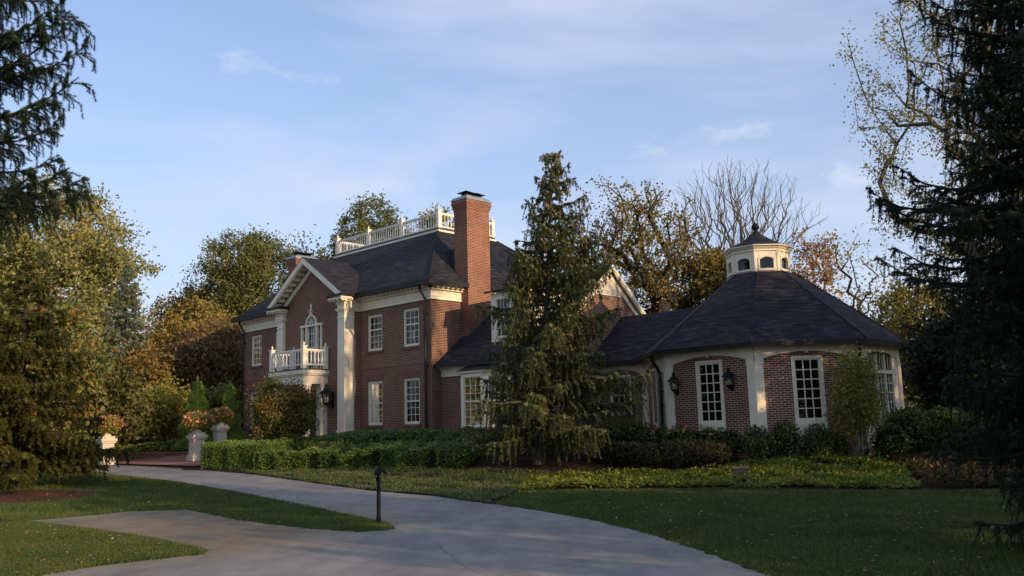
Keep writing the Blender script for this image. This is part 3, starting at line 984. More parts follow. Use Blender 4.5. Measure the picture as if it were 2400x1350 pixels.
for k in (0, 1):
    fr, L = oct_frame(k)
    window(fr, L / 2 - .475, L / 2 + .475, WBt, WT, 3, 6, lintel=False, sill=False, casing=.10, dep=-.02, bar=.03)
    mb = hm(); fr.box(mb, L / 2 - .475, L / 2 + .475, -.0, .03, -.92, WBt)
    fr.box(mb, L / 2 - .475, L / 2 - .38, .03, .05, -.92, WBt); fr.box(mb, L / 2 + .38, L / 2 + .475, .03, .05, -.92, WBt)
    fr.box(mb, L / 2 - .38, L / 2 + .38, .03, .05, -.92, -.82); fr.box(mb, L / 2 - .38, L / 2 + .38, .03, .05, WBt - .1, WBt)
    fr.box(mb, L / 2 - .24, L / 2 + .24, .03, .045, -.74, -.4)
    mb.build("window_panel", M['white'], mansion)
window(dg, cD - .5, cD + .5, WBt, WT, 3, 6, lintel=False, sill=False, casing=.10, dep=-.02, bar=.03)
mb = hm(); dg.box(mb, cD - .5, cD + .5, 0, .03, -.92, WBt); mb.build("window_panel", M['white'], mansion)
# arched window on the right face
fr, L = oct_frame(2); c = L / 2
mb = hm()
W2 = 1.02
for a in (c - W2, c - .36, c + .30, c + W2 - .08): fr.box(mb, a, a + .08, -.08, .03, -.9, 1.85)
fr.box(mb, c - W2, c + W2, -.08, .04, 1.25, 1.36); fr.box(mb, c - W2, c + W2, -.08, .02, -.9, -.22)
fr.box(mb, .26, c - W2, -.02, .03, -.95, 1.8); fr.box(mb, c + W2, L - .26, -.02, .03, -.95, 1.8)
aw = mb.build("arched_window", M['white'], mansion)
mb = hm()
for i in range(1, 9):
    if i % 3: fr.box(mb, c - W2 + .08 + (2 * W2 - .16) * i / 9 - .012, c - W2 + .08 + (2 * W2 - .16) * i / 9 + .012, -.05, -.02, -.22, 1.9)
for j in range(1, 5): fr.box(mb, c - W2, c + W2, -.05, -.02, -.22 + 1.47 * j / 5 - .012, -.22 + 1.47 * j / 5 + .012)
mb.build("muntins", M['white'], aw)
mb = hm(); fr.box(mb, c - W2, c + W2, -.045, -.04, -.22, 1.95); mb.build("pane", M['glass'], aw)
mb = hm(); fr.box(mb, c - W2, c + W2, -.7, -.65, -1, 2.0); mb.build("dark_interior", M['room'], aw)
# link wall
cl = Fr(UG + .15, VCW, FU); LL = UG + .15 - dg.u
wc = UG + .15 - 20.20
mb = hm(); wall(mb, cl, 0, LL, -1.3, 2.1, [(wc - .5, wc + .5, .2, 1.72)], .1); mb.build("passage_wall", M['brick_rot'], mansion, recalc=False)
mb = hm(); arch_spandrel(mb, cl, .3, LL - .22, 1.72, 1.92, 2.16); cl.box(mb, 0, .3, -.01, .055, 1.55, 2.16); cl.box(mb, LL - .22, LL + .0, -.01, .055, 1.55, 2.16)
cl.box(mb, 0, .26, -.02, .06, -1.1, 1.58); cl.box(mb, LL - .2, LL, -.02, .06, -1.1, 1.58)
mb.build("passage_frieze", M['white'], mansion)
window(cl, wc - .5, wc + .5, .2, 1.72, 3, 4, split=2, lintel=False, sill=True, casing=.09, dep=-.04)
mb = hm(); cl.poly(mb, [(wc - .55, 1.72), (wc + .55, 1.72), (wc + .6, 1.88), (wc - .6, 1.88)], -.01, .006); mb.build("soldier_arch", M['soldier'], mansion)
# roofs
CT, CZ = 1.03, 4.86
mb = hm()
P0_ = [oct_pt(AE, k, OZE) for k in range(8)]; P1_ = [oct_pt(CT, k, CZ) for k in range(8)]
mb.add(P0_ + P1_, [(k, (k + 1) % 8, 8 + (k + 1) % 8, 8 + k) for k in range(8)])
mb.build("rotunda_roof", M['shingle'], mansion)
mb = hm()
lr = 28.5; lz = 4.22; ev = 26.15
ex = P0_[7]
mb.add([(UG + .15, ev, OZE), (oct_pt(AE, 0, 0)[0] + (ev - oct_pt(AE, 0, 0)[1]), ev, OZE), (ex[0] - .05, ex[1], OZE + .0), (17.0, lr, lz), (UG + .15, lr, lz), (UG + .15, 30.85, OZE), (16.5, 30.85, OZE)],
       [(0, 1, 3, 4), (1, 2, 3), (3, 4, 5, 6)])
mb.build("passage_roof", M['shingle'], mansion)
mb = hm()
for k in range(8):
    a, b = oct_pt(AE + .03, k, OZE), oct_pt(AE + .03, k + 1, OZE)
    fr_ = Fr(a[0], a[1], (b[0] - a[0], b[1] - a[1]))
    if k in (6, 7):
        continue
    L_ = math.hypot(b[0] - a[0], b[1] - a[1])
    fr_.box(mb, -.02, L_ + .02, -.1, .02, OZE - .12, OZE + .02)
aL = oct_pt(AE + .03, 8, OZE)
ud = aL[0] + (ev - aL[1])
frd = Fr(ud, ev, (-1, -1)); frd.box(mb, 0, (ev - aL[1]) * math.sqrt(2) + .02, -.1, .02, OZE - .12, OZE + .02)
Fr(UG + .15, ev, FU).box(mb, 0, UG + .15 - ud + .02, -.1, .021, OZE - .123, OZE + .021)
mb.build("rotunda_gutter", M['gutter'], mansion)
mb = hm()   # soffit
for k in range(8):
    a, b = oct_pt(AE - .05, k, OZE - .06), oct_pt(AE - .05, k + 1, OZE - .06); c_, d_ = oct_pt(AP - .05, k + 1, OZE - .06), oct_pt(AP - .05, k, OZE - .06)
    mb.prism([a, b, c_, d_], (0, 0, .03))
mb.build("rotunda_soffit", M['white'], mansion)
f0, L0 = oct_frame(0)
downspout(dg, Ldg - .56, .38, 2.1, -1.2, off=.13)
f1, L1 = oct_frame(1); downspout(f1, L1 - .06, .38, 2.1, -1.2, off=.13)
# hips
mb = hm()
for k in range(8): mb.ring([oct_pt(AE, k, OZE - .0), oct_pt(CT, k, CZ - .01)], .035, 5)
mb.build("hip_cap", M['shingle'], mansion)
# cupola
CU0 = OU
OU_s = OU; OU = OU + .10
mb = hm(); zc0, zc1 = CZ - .05, 5.72


def oct_ring(mb, ap0, ap1, z0, z1):
    """solid octagonal drum"""
    A = [oct_pt(ap0, k, z0) for k in range(8)]; B = [oct_pt(ap1, k, z1) for k in range(8)]
    mb.add(A + B, [(k, (k + 1) % 8, 8 + (k + 1) % 8, 8 + k) for k in range(8)] + [tuple(range(8)), tuple(range(8, 16))])


q = hm(); oct_ring(q, 1.06, 1.03, CZ - .12, CZ + .03)
ca = 0.98
pane_m = hm(); frm = hm()
for k in range(8):
    fr, L = oct_frame(k, ca); c = L / 2; w = .235
    wall(mb, fr, 0, L, CZ - .1, 5.62, [(c - w, c + w, CZ + .13, 5.42)], .09)
    arch_spandrel(mb, fr, c - w, c + w, 5.29, 5.38, 5.45, -.06, .01, 8)
    fr.box(frm, c - w - .05, c - w, 0, .03, CZ + .1, 5.32); fr.box(frm, c + w, c + w + .05, 0, .03, CZ + .1, 5.32); fr.box(frm, c - w - .06, c + w + .06, 0, .045, CZ + .06, CZ + .13)
    n = 8
    for j in range(n):
        a0_ = -1 + 2 * j / n; a1_ = -1 + 2 * (j + 1) / n
        f_ = lambda t: 5.30 + .09 * (1 - t * t)
        fr.poly(frm, [(c + a0_ * (w + .04), f_(a0_)), (c + a1_ * (w + .04), f_(a1_)), (c + a1_ * (w + .04), f_(a1_) + .05), (c + a0_ * (w + .04), f_(a0_) + .05)], 0, .035)
    fr.box(frm, -.01, .05, 0, .02, CZ - .05, 5.6); fr.box(frm, L - .05, L + .01, 0, .02, CZ - .05, 5.6)
    fr.box(pane_m, c - w, c + w, -.055, -.05, CZ + .13, 5.42)
cup = mb.build("cupola", M['white'], mansion, recalc=False)
q.build("cupola_flashing", M['flash'], cup)
frm.build("cupola_window_frames", M['white'], cup)
pane_m.build("cupola_panes", M['glass'], cup)
mb = hm(); oct_ring(mb, 1.02, 1.02, 5.60, 5.68); oct_ring(mb, 1.05, 1.12, 5.68, 5.76); oct_ring(mb, 1.16, 1.16, 5.76, 5.80); mb.build("cupola_cornice", M['white'], cup)
mb = hm()
prof = [(1.17, 5.80), (.92, 5.90), (.6, 6.07), (.34, 6.24), (.13, 6.40)]
for (a_, z_), (b_, y_) in zip(prof[:-1], prof[1:]):
    A = [oct_pt(a_, k, z_) for k in range(8)]; B = [oct_pt(b_, k, y_) for k in range(8)]
    mb.add(A + B, [(k, (k + 1) % 8, 8 + (k + 1) % 8, 8 + k) for k in range(8)])
mb.build("cupola_roof", M['shingle'], cup, recalc=False)
mb = hm(); mb.lathe(OU, OV, [(.13, 6.38), (.10, 6.48), (.06, 6.5), (.06, 6.53), (.13, 6.58), (.145, 6.65), (.11, 6.73), (.03, 6.78), (.01, 6.86)], 10)
mb.build("finial", M['black'], cup, smooth=True)
OU = OU_s

# ---- low service wing on the far left
mb = hm()
lw = Fr(46.5, 27.0, FU)
wall(mb, lw, 0, 4.4, -1.0, 1.9); wall(mb, Fr(46.5, 33, (0, -1)), 0, 6, -1, 1.9)
mb.build("service_wing_wall", M['brick'], mansion, recalc=False)
mb = hm(); mb.add([(46.9, 26.6, 1.95), (42.1, 26.6, 1.95), (42.1, 30, 4.6), (45.0, 30, 4.6), (46.9, 33.4, 1.95), (42.1, 33.4, 1.95)], [(0, 1, 2, 3), (0, 3, 4), (3, 2, 5, 4)])
mb.build("service_wing_roof", M['shingle'], mansion)
mb = hm(); lw.box(mb, 3.0, 3.5, 0, .05, -.6, 1.2); mb.build("service_wing_trim", M['white'], mansion)


# ------------------------------------------------------------------ wall lanterns
def lantern(u, v, fr_t, z, h, label, group):
    """bracket lantern; origin at wall"""
    x, y = uv2xy(u, v)
    n = (-fr_t[1], fr_t[0])
    nx, ny = uv2xy(*n)
    rz = math.atan2(ny, nx)
    t = thing("wall_lantern", (x, y, z + CAM_Z), label, "wall lantern", rz, group)
    s = h
    def B(): return MB(lambda p: (p[0] * s, p[1] * s, p[2] * s))
    m = B(); cx = .30
    m.lathe(cx, 0, [(.17, .60), (.30, .58), (.285, .62), (.16, .72), (.13, .78), (.07, .80), (.06, .86), (.09, .88), (.03, .95), (.01, 1.0)], 8)
    m.build("lantern_roof", M['black'], t)
    m = B()
    for k in range(6):
        a = math.pi * 2 * k / 6
        m.ring([(cx + .13 * math.cos(a), .13 * math.sin(a), .22), (cx + .2 * math.cos(a), .2 * math.sin(a), .60)], .012, 4)
    m.lathe(cx, 0, [(.04, .12), (.09, .16), (.14, .19), (.15, .23), (.13, .235)], 8)
    m.build("lantern_cage", M['black'], t)
    m = B(); m.lathe(cx, 0, [(.125, .225), (.19, .59)], 6); m.build("lantern_glass", M['lampglass'], t)
    m = B()
    for k in range(3):
        a = 2 * math.pi * k / 3
        m.lathe(cx + .05 * math.cos(a), .05 * math.sin(a), [(.014, .23), (.014, .36), (.02, .38), (.022, .42), (.004, .47)], 6)
    m.build("bulb", M['white2'], t)
    m = B(); m.box(.0, .04, -.05, .05, .0, .55)
    m.ring([(.03, 0, .45), (.1, 0, .2), (.2, 0, .05), (cx, 0, .12)], .022, 6); m.ring([(.03, 0, .05), (.12, 0, .0), (.2, 0, .06)], .018, 6)
    m.build("bracket", M['black'], t)
    return t


lantern(32.75, VBAY - .01, FU, .88, 1.12, "large black lantern on the brick beside the front porch", None)
lantern(15.72, OV - AP - .01, FU, .78, .72, "black wall lantern left of the tall window on the shaded rotunda face", "pair of rotunda lanterns")
lantern(13.74, OV - AP - .01, FU, .82, .72, "black wall lantern right of the tall window on the shaded rotunda face", "pair of rotunda lanterns")
f3, L3 = oct_frame(3)
_c = f3.p(.35, .01, 0)
lantern(_c[0], _c[1], f3.t, .72, .80, "dark wall lantern seen edge-on at the far right corner of the rotunda", None)


# ================================================================== ground
M['lawn'] = None


def mat_lawn():
    t = NT("lawn_grass_ground")
    oc = t.coord("Object")
    n1 = t.noise(oc, 0.35, 4, 0.6); n2 = t.noise(oc, 14, 5, 0.7); n3 = t.noise(oc, 60, 3, 0.6)
    c = t.ramp(n1, [(0.3, (0.034, 0.046, 0.014)), (0.7, (0.056, 0.070, 0.022))])
    c = t.mix(c, t.ramp(n2, [(0.3, (0.7, 0.75, 0.6)), (0.6, (1.1, 1.05, 1.0)), (0.8, (1.5, 1.3, 1.1))]), 1.0, 'MULTIPLY')
    c = t.mix(c, t.ramp(n3, [(0.35, (0.7, 0.7, 0.7)), (0.65, (1.25, 1.25, 1.25))]), 1.0, 'MULTIPLY')
    t.bump(n3, 0.8, 0.03)
    return t.done(c, 0.9, spec=0.15)


def mat_asphalt():
    t = NT("pale_asphalt")
    oc = t.coord("Object")
    n0 = t.noise(oc, 0.28, 4, 0.55, 0.6); n1 = t.noise(oc, 1.6, 5, 0.6, 0.4); n2 = t.noise(oc, 70, 3, 0.7); n3 = t.noise(oc, 260, 2, 0.5)
    c = t.ramp(n0, [(0.32, (0.195, 0.182, 0.172)), (0.5, (0.240, 0.225, 0.210)), (0.68, (0.285, 0.265, 0.240))])
    c = t.mix(c, t.ramp(n1, [(0.3, (0.82, 0.82, 0.84)), (0.7, (1.1, 1.09, 1.06))]), 1.0, 'MULTIPLY')
    c = t.mix(c, t.ramp(n2, [(0.3, (0.78, 0.78, 0.8)), (0.6, (1.05, 1.05, 1.05)), (0.75, (1.5, 1.5, 1.48))]), 0.8, 'MULTIPLY')
    vo = t.node("ShaderNodeTexVoronoi", feature='DISTANCE_TO_EDGE'); vo.inputs["Scale"].default_value = 0.30
    wv = t.noise(oc, 1.2, 4, 0.6)
    ad = t.mix(oc, wv, 0.12, 'ADD'); t.link(ad, vo.inputs["Vector"])
    c = t.mix(c, t.ramp(vo.outputs["Distance"], [(0.0, (0.62, 0.61, 0.60)), (0.006, (1, 1, 1))]), t.ramp(t.noise(oc, .15, 2), [(.45, (0, 0, 0)), (.6, (1, 1, 1))]), 'MULTIPLY')
    vd = t.node("ShaderNodeVectorMath", operation='DISTANCE'); vd.inputs[1].default_value = (-7.2, 16.2, 0); t.link(t.mix(oc, t.noise(oc, .5, 4, .6, .5), 1.0, 'ADD'), vd.inputs[0])
    pm = t.ramp(vd.outputs["Value"], [(0.0, (0, 0, 0)), (1.0, (1, 1, 1))])
    mr_ = t.node("ShaderNodeMapRange"); mr_.inputs["From Min"].default_value = 4.2; mr_.inputs["From Max"].default_value = 6.2; mr_.inputs["To Min"].default_value = 1.0; mr_.inputs["To Max"].default_value = 0.0; t.link(vd.outputs["Value"], mr_.inputs["Value"])
    c = t.mix(c, (0.95, 0.78, 0.52), mr_.outputs[0], 'MULTIPLY')
    st = t.noise(t.coord("Object", (2.2, 0.5, 1)), 1.1, 4, 0.6, 0.4)
    c = t.mix(c, t.ramp(st, [(0.3, (0.80, 0.80, 0.82)), (0.55, (1.0, 1.0, 1.0)), (0.75, (1.12, 1.10, 1.06))]), 1.0, 'MULTIPLY')
    n5 = t.noise(oc, 26, 2, 0.5)
    c = t.mix(c, t.ramp(n5, [(0.70, (1, 1, 1)), (0.76, (1.5, 1.5, 1.5))]), 1.0, 'MULTIPLY')
    t.bump(n2, 0.5, 0.01)
    return t.done(c, 0.85, spec=0.3)


def mat_pad():
    t = NT("weathered_tan_concrete")
    oc = t.coord("Object")
    n0 = t.noise(oc, 0.5, 4, 0.55, 0.8); n2 = t.noise(oc, 70, 3, 0.7)
    c = t.ramp(n0, [(0.32, (0.22, 0.19, 0.14)), (0.5, (0.28, 0.235, 0.16)), (0.68, (0.29, 0.255, 0.22))])
    c = t.mix(c, t.ramp(n2, [(0.3, (0.8, 0.8, 0.8)), (0.7, (1.15, 1.15, 1.15))]), 0.8, 'MULTIPLY')
    t.bump(n2, 0.4, 0.01)
    return t.done(c, 0.85, spec=0.3)


def mat_soil(name, a, b):
    t = NT(name)
    oc = t.coord("Object"); n1 = t.noise(oc, 18, 6, 0.75); n2 = t.noise(oc, 0.8, 3)
    c = t.ramp(n1, [(0.3, a), (0.7, b)])
    c = t.mix(c, t.ramp(n2, [(0.3, (0.8, 0.8, 0.8)), (0.7, (1.15, 1.1, 1.1))]), 1.0, 'MULTIPLY')
    t.bump(n1, 1.0, 0.04)
    return t.done(c, 0.95, spec=0.1)


M['lawn'] = mat_lawn(); M['asphalt'] = mat_asphalt(); M['pad'] = mat_pad()
M['mulch'] = mat_soil("bark_mulch", (0.05, 0.022, 0.012), (0.16, 0.075, 0.040))
M['mulch_dark'] = mat_soil("dark_bed_soil", (0.016, 0.011, 0.008), (0.05, 0.032, 0.022))


def axis(lo, hi, near_lo, near_hi, step, grow=1.28):
    xs = list(np.arange(near_lo, near_hi + 1e-6, step))
    s = step; x = near_hi
    while x < hi: s *= grow; x += s; xs.append(x)
    s = step; x = near_lo; pre = []
    while x > lo: s *= grow; x -= s; pre.append(x)
    return np.array(pre[::-1] + xs)


gx = axis(-900, 900, -42, 34, 0.5); gy = axis(-500, 1500, -6, 62, 0.5)
GX, GY = np.meshgrid(gx, gy)
GZ_ = ground(GX, GY) - 0.004
nv = len(gx)
idx = np.arange(len(gx) * len(gy)).reshape(len(gy), len(gx))
F = np.stack([idx[:-1, :-1], idx[:-1, 1:], idx[1:, 1:], idx[1:, :-1]], -1).reshape(-1, 4)
g_o = np_mesh("ground", np.stack([GX, GY, GZ_], -1).reshape(-1, 3), F, M['lawn'], smooth=True)
tag(g_o, None, None, kind="structure")


def inpoly(X, Y, poly):
    X = np.asarray(X); Y = np.asarray(Y); c = np.zeros(X.shape, bool); n = len(poly)
    for i in range(n):
        x0, y0 = poly[i]; x1, y1 = poly[(i + 1) % n]
        cond = ((y0 > Y) != (y1 > Y))
        with np.errstate(divide='ignore', invalid='ignore'):
            xi = (x1 - x0) * (Y - y0) / (y1 - y0) + x0
        c ^= cond & (X < xi)
    return c


def smooth_poly(P, it=2):
    for _ in range(it):
        Q = []
        for i in range(len(P)):
            a, b = P[i], P[(i + 1) % len(P)]
            Q.append((a[0] * .75 + b[0] * .25, a[1] * .75 + b[1] * .25)); Q.append((a[0] * .25 + b[0] * .75, a[1] * .25 + b[1] * .75))
        P = Q
    return P


def sheet(name, poly, off, mat, step=0.7, kind="structure", jag=0.0, seed=1):
    rng = np.random.default_rng(seed)
    pts = []
    for i in range(len(poly)):
        a = np.array(poly[i]); b = np.array(poly[(i + 1) % len(poly)]); L = np.linalg.norm(b - a); n = max(1, int(L / (step if not jag else .12)))
        for k in range(n):
            p = a + (b - a) * k / n
            pts.append(p + rng.normal(0, jag, 2) if jag else p)
    B = np.array(pts)
    x = np.arange(B[:, 0].min(), B[:, 0].max(), step); y = np.arange(B[:, 1].min(), B[:, 1].max(), step)
    XX, YY = np.meshgrid(x, y); XX = XX.ravel() + .03; YY = YY.ravel() + .03
    ins = inpoly(XX, YY, [tuple(p) for p in B])
    verts = [Vector(p) for p in B] + [Vector(p) for p in zip(XX[ins], YY[ins])]
    n = len(B)
    r = delaunay_2d_cdt(verts, [(i, (i + 1) % n) for i in range(n)], [list(range(n))], 1, 1e-5)
    V = np.array([(v.x, v.y) for v in r[0]])
    Z = ground(V[:, 0], V[:, 1]) + off
    tri = np.array([list(f) for f in r[2] if len(f) == 3])
    o = np_mesh(name, np.column_stack([V, Z]), tri, mat)
    me = o.data
    uv = me.uv_layers.new(name="uv"); li = np.empty(len(me.loops), np.int32); me.loops.foreach_get("vertex_index", li)
    uv.data.foreach_set("uv", V[li].astype(np.float32).ravel())
    o["kind"] = kind
    return o


far_edge = [(-46, 60), (-34, 52.2), (-29.26, 48.6), (-23.72, 44.2), (-18.27, 38.9), (-14.03, 34.2), (-11.16, 31.5), (-8.58, 28.98), (-5.82, 25.5), (-3.67, 22.89), (-1.98, 21.2), (-0.49, 18.93), (0.38, 17.46), (1.36, 15.33), (2.03, 13.14), (2.45, 11.13), (2.66, 9.81)]
strip_up = [(-2.12, 15.2), (-2.45, 16.1), (-3.2, 17.34), (-4.7, 19.77), (-7.03, 23.04), (-10.37, 27.09), (-14.22, 30.87), (-17.79, 35.2), (-23.0, 39.5), (-33, 46), (-48, 54)]
strip_lo = [(-10.03, 18.09), (-8.59, 19.53), (-7.3, 19.62), (-5.38, 17.13), (-3.84, 15.54), (-2.64, 14.67), (-2.25, 14.8)]
low_lawn = [(-7.95, 16.32), (-6.07, 14.64), (-4.49, 12.9), (-4.45, 12.55), (-4.9, 12.2), (-5.52, 11.73), (-5.89, 11.07), (-6.4, 9.6), (-7.2, 6.0), (-8.5, 0)]
drive_main = far_edge + [(2.9, 7.5), (3.1, 4), (3.2, -6), (-8.9, -6)] + low_lawn[::-1] + strip_lo + [(-2.05, 14.95)] + strip_up
sheet("driveway", drive_main, 0.006, M['asphalt'], jag=.028)
_pad = [(-2.3, 14.7), (-2.64, 14.6)] + strip_lo[:-1][::-1][1:] + low_lawn[:9] + [(-6.2, 6.5), (-5.0, 8.5), (-4.55, 11.2), (-4.1, 12.8), (-3.1, 13.9)]

# lawn polygons (for the grass blades)
bed_edge = [(-0.5, 19.0), (-0.18, 21.06), (0.23, 21.9), (1.96, 21.72), (4.95, 21.09), (7.53, 19.89), (9.36, 19.32), (13, 18.6)]
lawn_right = [(2.66, 9.81), (2.45, 11.13), (2.03, 13.14), (1.36, 15.33), (0.38, 17.46)] + bed_edge + [(16, 16), (16, 5), (2.9, 5)]
lawn_strip = strip_up[::-1] + strip_lo[::-1] + [(-13, 19), (-20, 24), (-34, 38), (-48, 50)]
lawn_low = low_lawn[:9] + [(-10, 6), (-12, 14), (-10.03, 18.09)]

# beds
mulchL = smooth_poly([(-16.2, 24.2), (-14.9, 25.9), (-13.02, 25.6), (-11.4, 24.3), (-11.4, 23.0), (-12.75, 21.9), (-15.5, 22.0)])
sheet("mulch_ring", mulchL, 0.008, M['mulch'], jag=.03, seed=7)
bed_mid = [(-12.2, 32.0), (-11.0, 31.35), (-8.5, 28.95), (-5.75, 25.5), (-3.6, 22.85), (-1.9, 21.25), (-0.48, 18.98), (-0.12, 21.06), (0.25, 21.95), (1.96, 21.75), (4.95, 21.12), (7.53, 19.92), (9.36, 19.35), (13, 18.7), (17, 20), (20, 30), (13, 33), (10, 29.5), (9, 28), (3, 33), (0, 33.5), (-4, 34.5), (-13, 43), (-14, 38)]
sheet("planting_bed", bed_mid, 0.010, M['mulch_dark'], jag=.02, seed=8)
terr = [(-12.39, 33.6), (-18.27, 38.95), (-23.7, 44.25), (-24, 47), (-16, 46), (-13.2, 42.0), (-12.2, 38.2), (-11.6, 36.0)]
sheet("brick_terrace", terr, 0.05, M['paving'], seed=9)

# ------------------------------------------------------------------ scattering helpers


def rot_basis(d, rng):
    """unit dirs (N,3) -> two perpendicular unit vectors"""
    r = rng.normal(size=d.shape); a = np.cross(d, r); a /= np.linalg.norm(a, axis=1, keepdims=True) + 1e-9
    b = np.cross(d, a); return a, b


def leaves(P, size, rng, droop=0.3, flat=0.0, ratio=0.62, svar=0.35, fold=0.25):
    """kite-shaped leaves, two triangles folded along the midrib"""
    n = len(P)
    d = rng.normal(size=(n, 3)); d[:, 2] = d[:, 2] * (1 - flat) - droop; d /= np.linalg.norm(d, axis=1, keepdims=True)
    if flat > 0:
        up = np.array([0, 0, 1.0]) + rng.normal(0, .45, (n, 3)); a = np.cross(d, up); a /= np.linalg.norm(a, axis=1, keepdims=True) + 1e-9; b = np.cross(d, a)
    else:
        a, b = rot_basis(d, rng)
    s = size * (1 + rng.uniform(-svar, svar, (n, 1)))
    w = s * ratio * .5
    v0 = P; v2 = P + d * s; m = P + d * s * .45
    v1 = m + a * w + b * s * fold * .5; v3 = m - a * w + b * s * fold * .5
    V = np.stack([v0, v1, v2, v3], 1).reshape(-1, 3)
    F = np.arange(4 * n).reshape(n, 4)
    return V, F


def tubes(segs, sides=5):
    """segs: list of (p0,p1,r0,r1)"""
    S = np.array([np.concatenate([a, b, [r0, r1]]) for a, b, r0, r1 in segs])
    p0, p1, r0, r1 = S[:, :3], S[:, 3:6], S[:, 6], S[:, 7]
    d = p1 - p0; L = np.linalg.norm(d, axis=1, keepdims=True) + 1e-9; d = d / L
    ref = np.where(np.abs(d[:, 2:3]) > .9, np.array([[1., 0, 0]]), np.array([[0, 0, 1.]]))
    a = np.cross(d, ref); a /= np.linalg.norm(a, axis=1, keepdims=True); b = np.cross(d, a)
    V = []
    for (p, r) in ((p0, r0), (p1, r1)):
        for k in range(sides):
            t = 2 * math.pi * k / sides
            V.append(p + (a * math.cos(t) + b * math.sin(t)) * r[:, None])
    V = np.stack(V, 1)
    n = len(S); base = np.arange(n)[:, None] * (2 * sides)
    F = np.stack([np.concatenate([base + k, base + (k + 1) % sides, base + sides + (k + 1) % sides, base + sides + k], 1) for k in range(sides)], 1).reshape(-1, 4)
    return V.reshape(-1, 3), F


def grow(base, fork, tips, rng, trunk_r, wig=0.08, step=0.7, power=2.2, tip_r=0.012, back=0.35, maxr=None):
    """attach tips to a growing skeleton; returns segments and tip directions"""
    nodes = [np.array(base, float)]; par = [-1]
    n = max(2, int(np.linalg.norm(np.array(fork) - base) / step)); b = np.array(base, float); f = np.array(fork, float)
    for k in range(1, n + 1):
        p = b + (f - b) * k / n + (rng.normal(0, wig * .5, 3) * [1, 1, .2] if k < n else 0)
        nodes.append(p); par.append(len(nodes) - 2)
    fork_i = len(nodes) - 1; start = fork_i - n // 3
    T = np.array(tips); order = np.argsort(np.linalg.norm(T - f, axis=1))
    ends = []
    for i in order:
        t = T[i]; N = np.array(nodes[start:])
        dv = t - N; dist = np.linalg.norm(dv, axis=1)
        dr = np.linalg.norm(N - b, axis=1)
        cost = dist + back * dr * 0 + 1.2 * np.maximum(0, np.linalg.norm(N - f, axis=1) - np.linalg.norm(t - f) * .9) + .5 * np.maximum(0, N[:, 2] - t[2])
        j = int(np.argmin(cost)) + start
        p0 = nodes[j]; L = np.linalg.norm(t - p0); m = max(1, int(L / step))
        prev = j
        pd = nodes[j] - nodes[par[j]] if par[j] >= 0 else np.array([0, 0, 1.]); pd = pd / (np.linalg.norm(pd) + 1e-9)
        c1 = p0 + pd * L * .35
        for k in range(1, m + 1):
            s = k / m
            p = (1 - s) ** 2 * p0 + 2 * s * (1 - s) * c1 + s * s * t
            if k < m: p = p + rng.normal(0, wig * min(1, L), 3)
            nodes.append(p); par.append(prev); prev = len(nodes) - 1
        ends.append(prev)
    n = len(nodes); acc = np.zeros(n); child = np.zeros(n, bool)
    for i in range(n): 
        if par[i] >= 0: child[par[i]] = True
    acc[~child] = tip_r ** power
    for i in range(n - 1, 0, -1): acc[par[i]] += acc[i]
    r = acc ** (1 / power)
    k = trunk_r / r[0]
    r = np.where(r > tip_r * 1.01, tip_r + (r - tip_r) * ((trunk_r - tip_r) / (r[0] - tip_r)), tip_r)
    segs = [(nodes[par[i]], nodes[i], r[par[i]] if r[par[i]] < r[i] * 2.5 else r[i] * 1.4, r[i]) for i in range(1, n)]
    return segs, np.array(nodes), ends, par


def envelope(c, R, n, rng, shape='ell', hollow=0.35, lumps=7):
    """points in a lumpy ellipsoid; R=(rx,ry,rz)"""
    d = rng.normal(size=(n, 3)); d /= np.linalg.norm(d, axis=1, keepdims=True)
    L = rng.normal(size=(lumps, 3)); L /= np.linalg.norm(L, axis=1, keepdims=True)
    bulge = 0.74 + 0.34 * np.max(np.clip((d @ L.T - .55) / .45, 0, 1), axis=1)
    r = rng.uniform(hollow ** 3, 1, n) ** (1 / 3) * bulge
    return np.array(c) + d * r[:, None] * np.array(R)


def tree(name, label, cat, base, crown_c, crown_R, ntips, nleaf, lsize, clump, lmat, bmat, trunk_r, seed, group=None, fork=None, wig=.1, hollow=.35, lumps=7,
         tips=None, step=.7, tip_r=.012, droop=.3, leaf_along=True, extra=None, back=.35):
    rng = np.random.default_rng(seed)
    bx, by = base; bz = gz(bx, by)
    t = thing(name, (bx, by, bz - .05), label, cat, 0, group)
    o = np.array([bx, by, bz - .05])
    if tips is None: tips = envelope(crown_c, crown_R, ntips, rng, hollow=hollow, lumps=lumps)
    if fork is None: fork = (bx + (crown_c[0] - bx) * .5, by + (crown_c[1] - by) * .5, bz + (crown_c[2] - crown_R[2] * .75 - bz))
    segs, nodes, ends, par = grow(o, fork, tips, rng, trunk_r, wig, step, tip_r=tip_r, back=back)
    big = [s for s in segs if s[3] > .03]; sm = [s for s in segs if s[3] <= .03]
    V, F = tubes([(a - o, b - o, r0, r1) for a, b, r0, r1 in big], 7)
    if sm:
        V2, F2 = tubes([(a - o, b - o, r0, r1) for a, b, r0, r1 in sm], 4); F = np.vstack([F, F2 + len(V)]); V = np.vstack([V, V2])
    np_mesh("trunk", V, F, bmat, t, smooth=True)
    if nleaf:
        E = nodes[ends]; 
        k = rng.integers(0, len(E), nleaf)
        a = E[k]; pp = nodes[np.array([par[e] for e in ends])][k]
        s = rng.uniform(-.2, 1, (nleaf, 1)) if leaf_along else np.zeros((nleaf, 1))
        cs = rng.uniform(.45, 1.25, len(E))[k][:, None]
        P = a + (pp - a) * np.clip(s, 0, 1) + rng.normal(0, 1, (nleaf, 3)) * clump * cs * [1, 1, .7]
        V, F = leaves(P - o, lsize, rng, droop)
        np_mesh("crown", V, F, lmat, t)
    return t


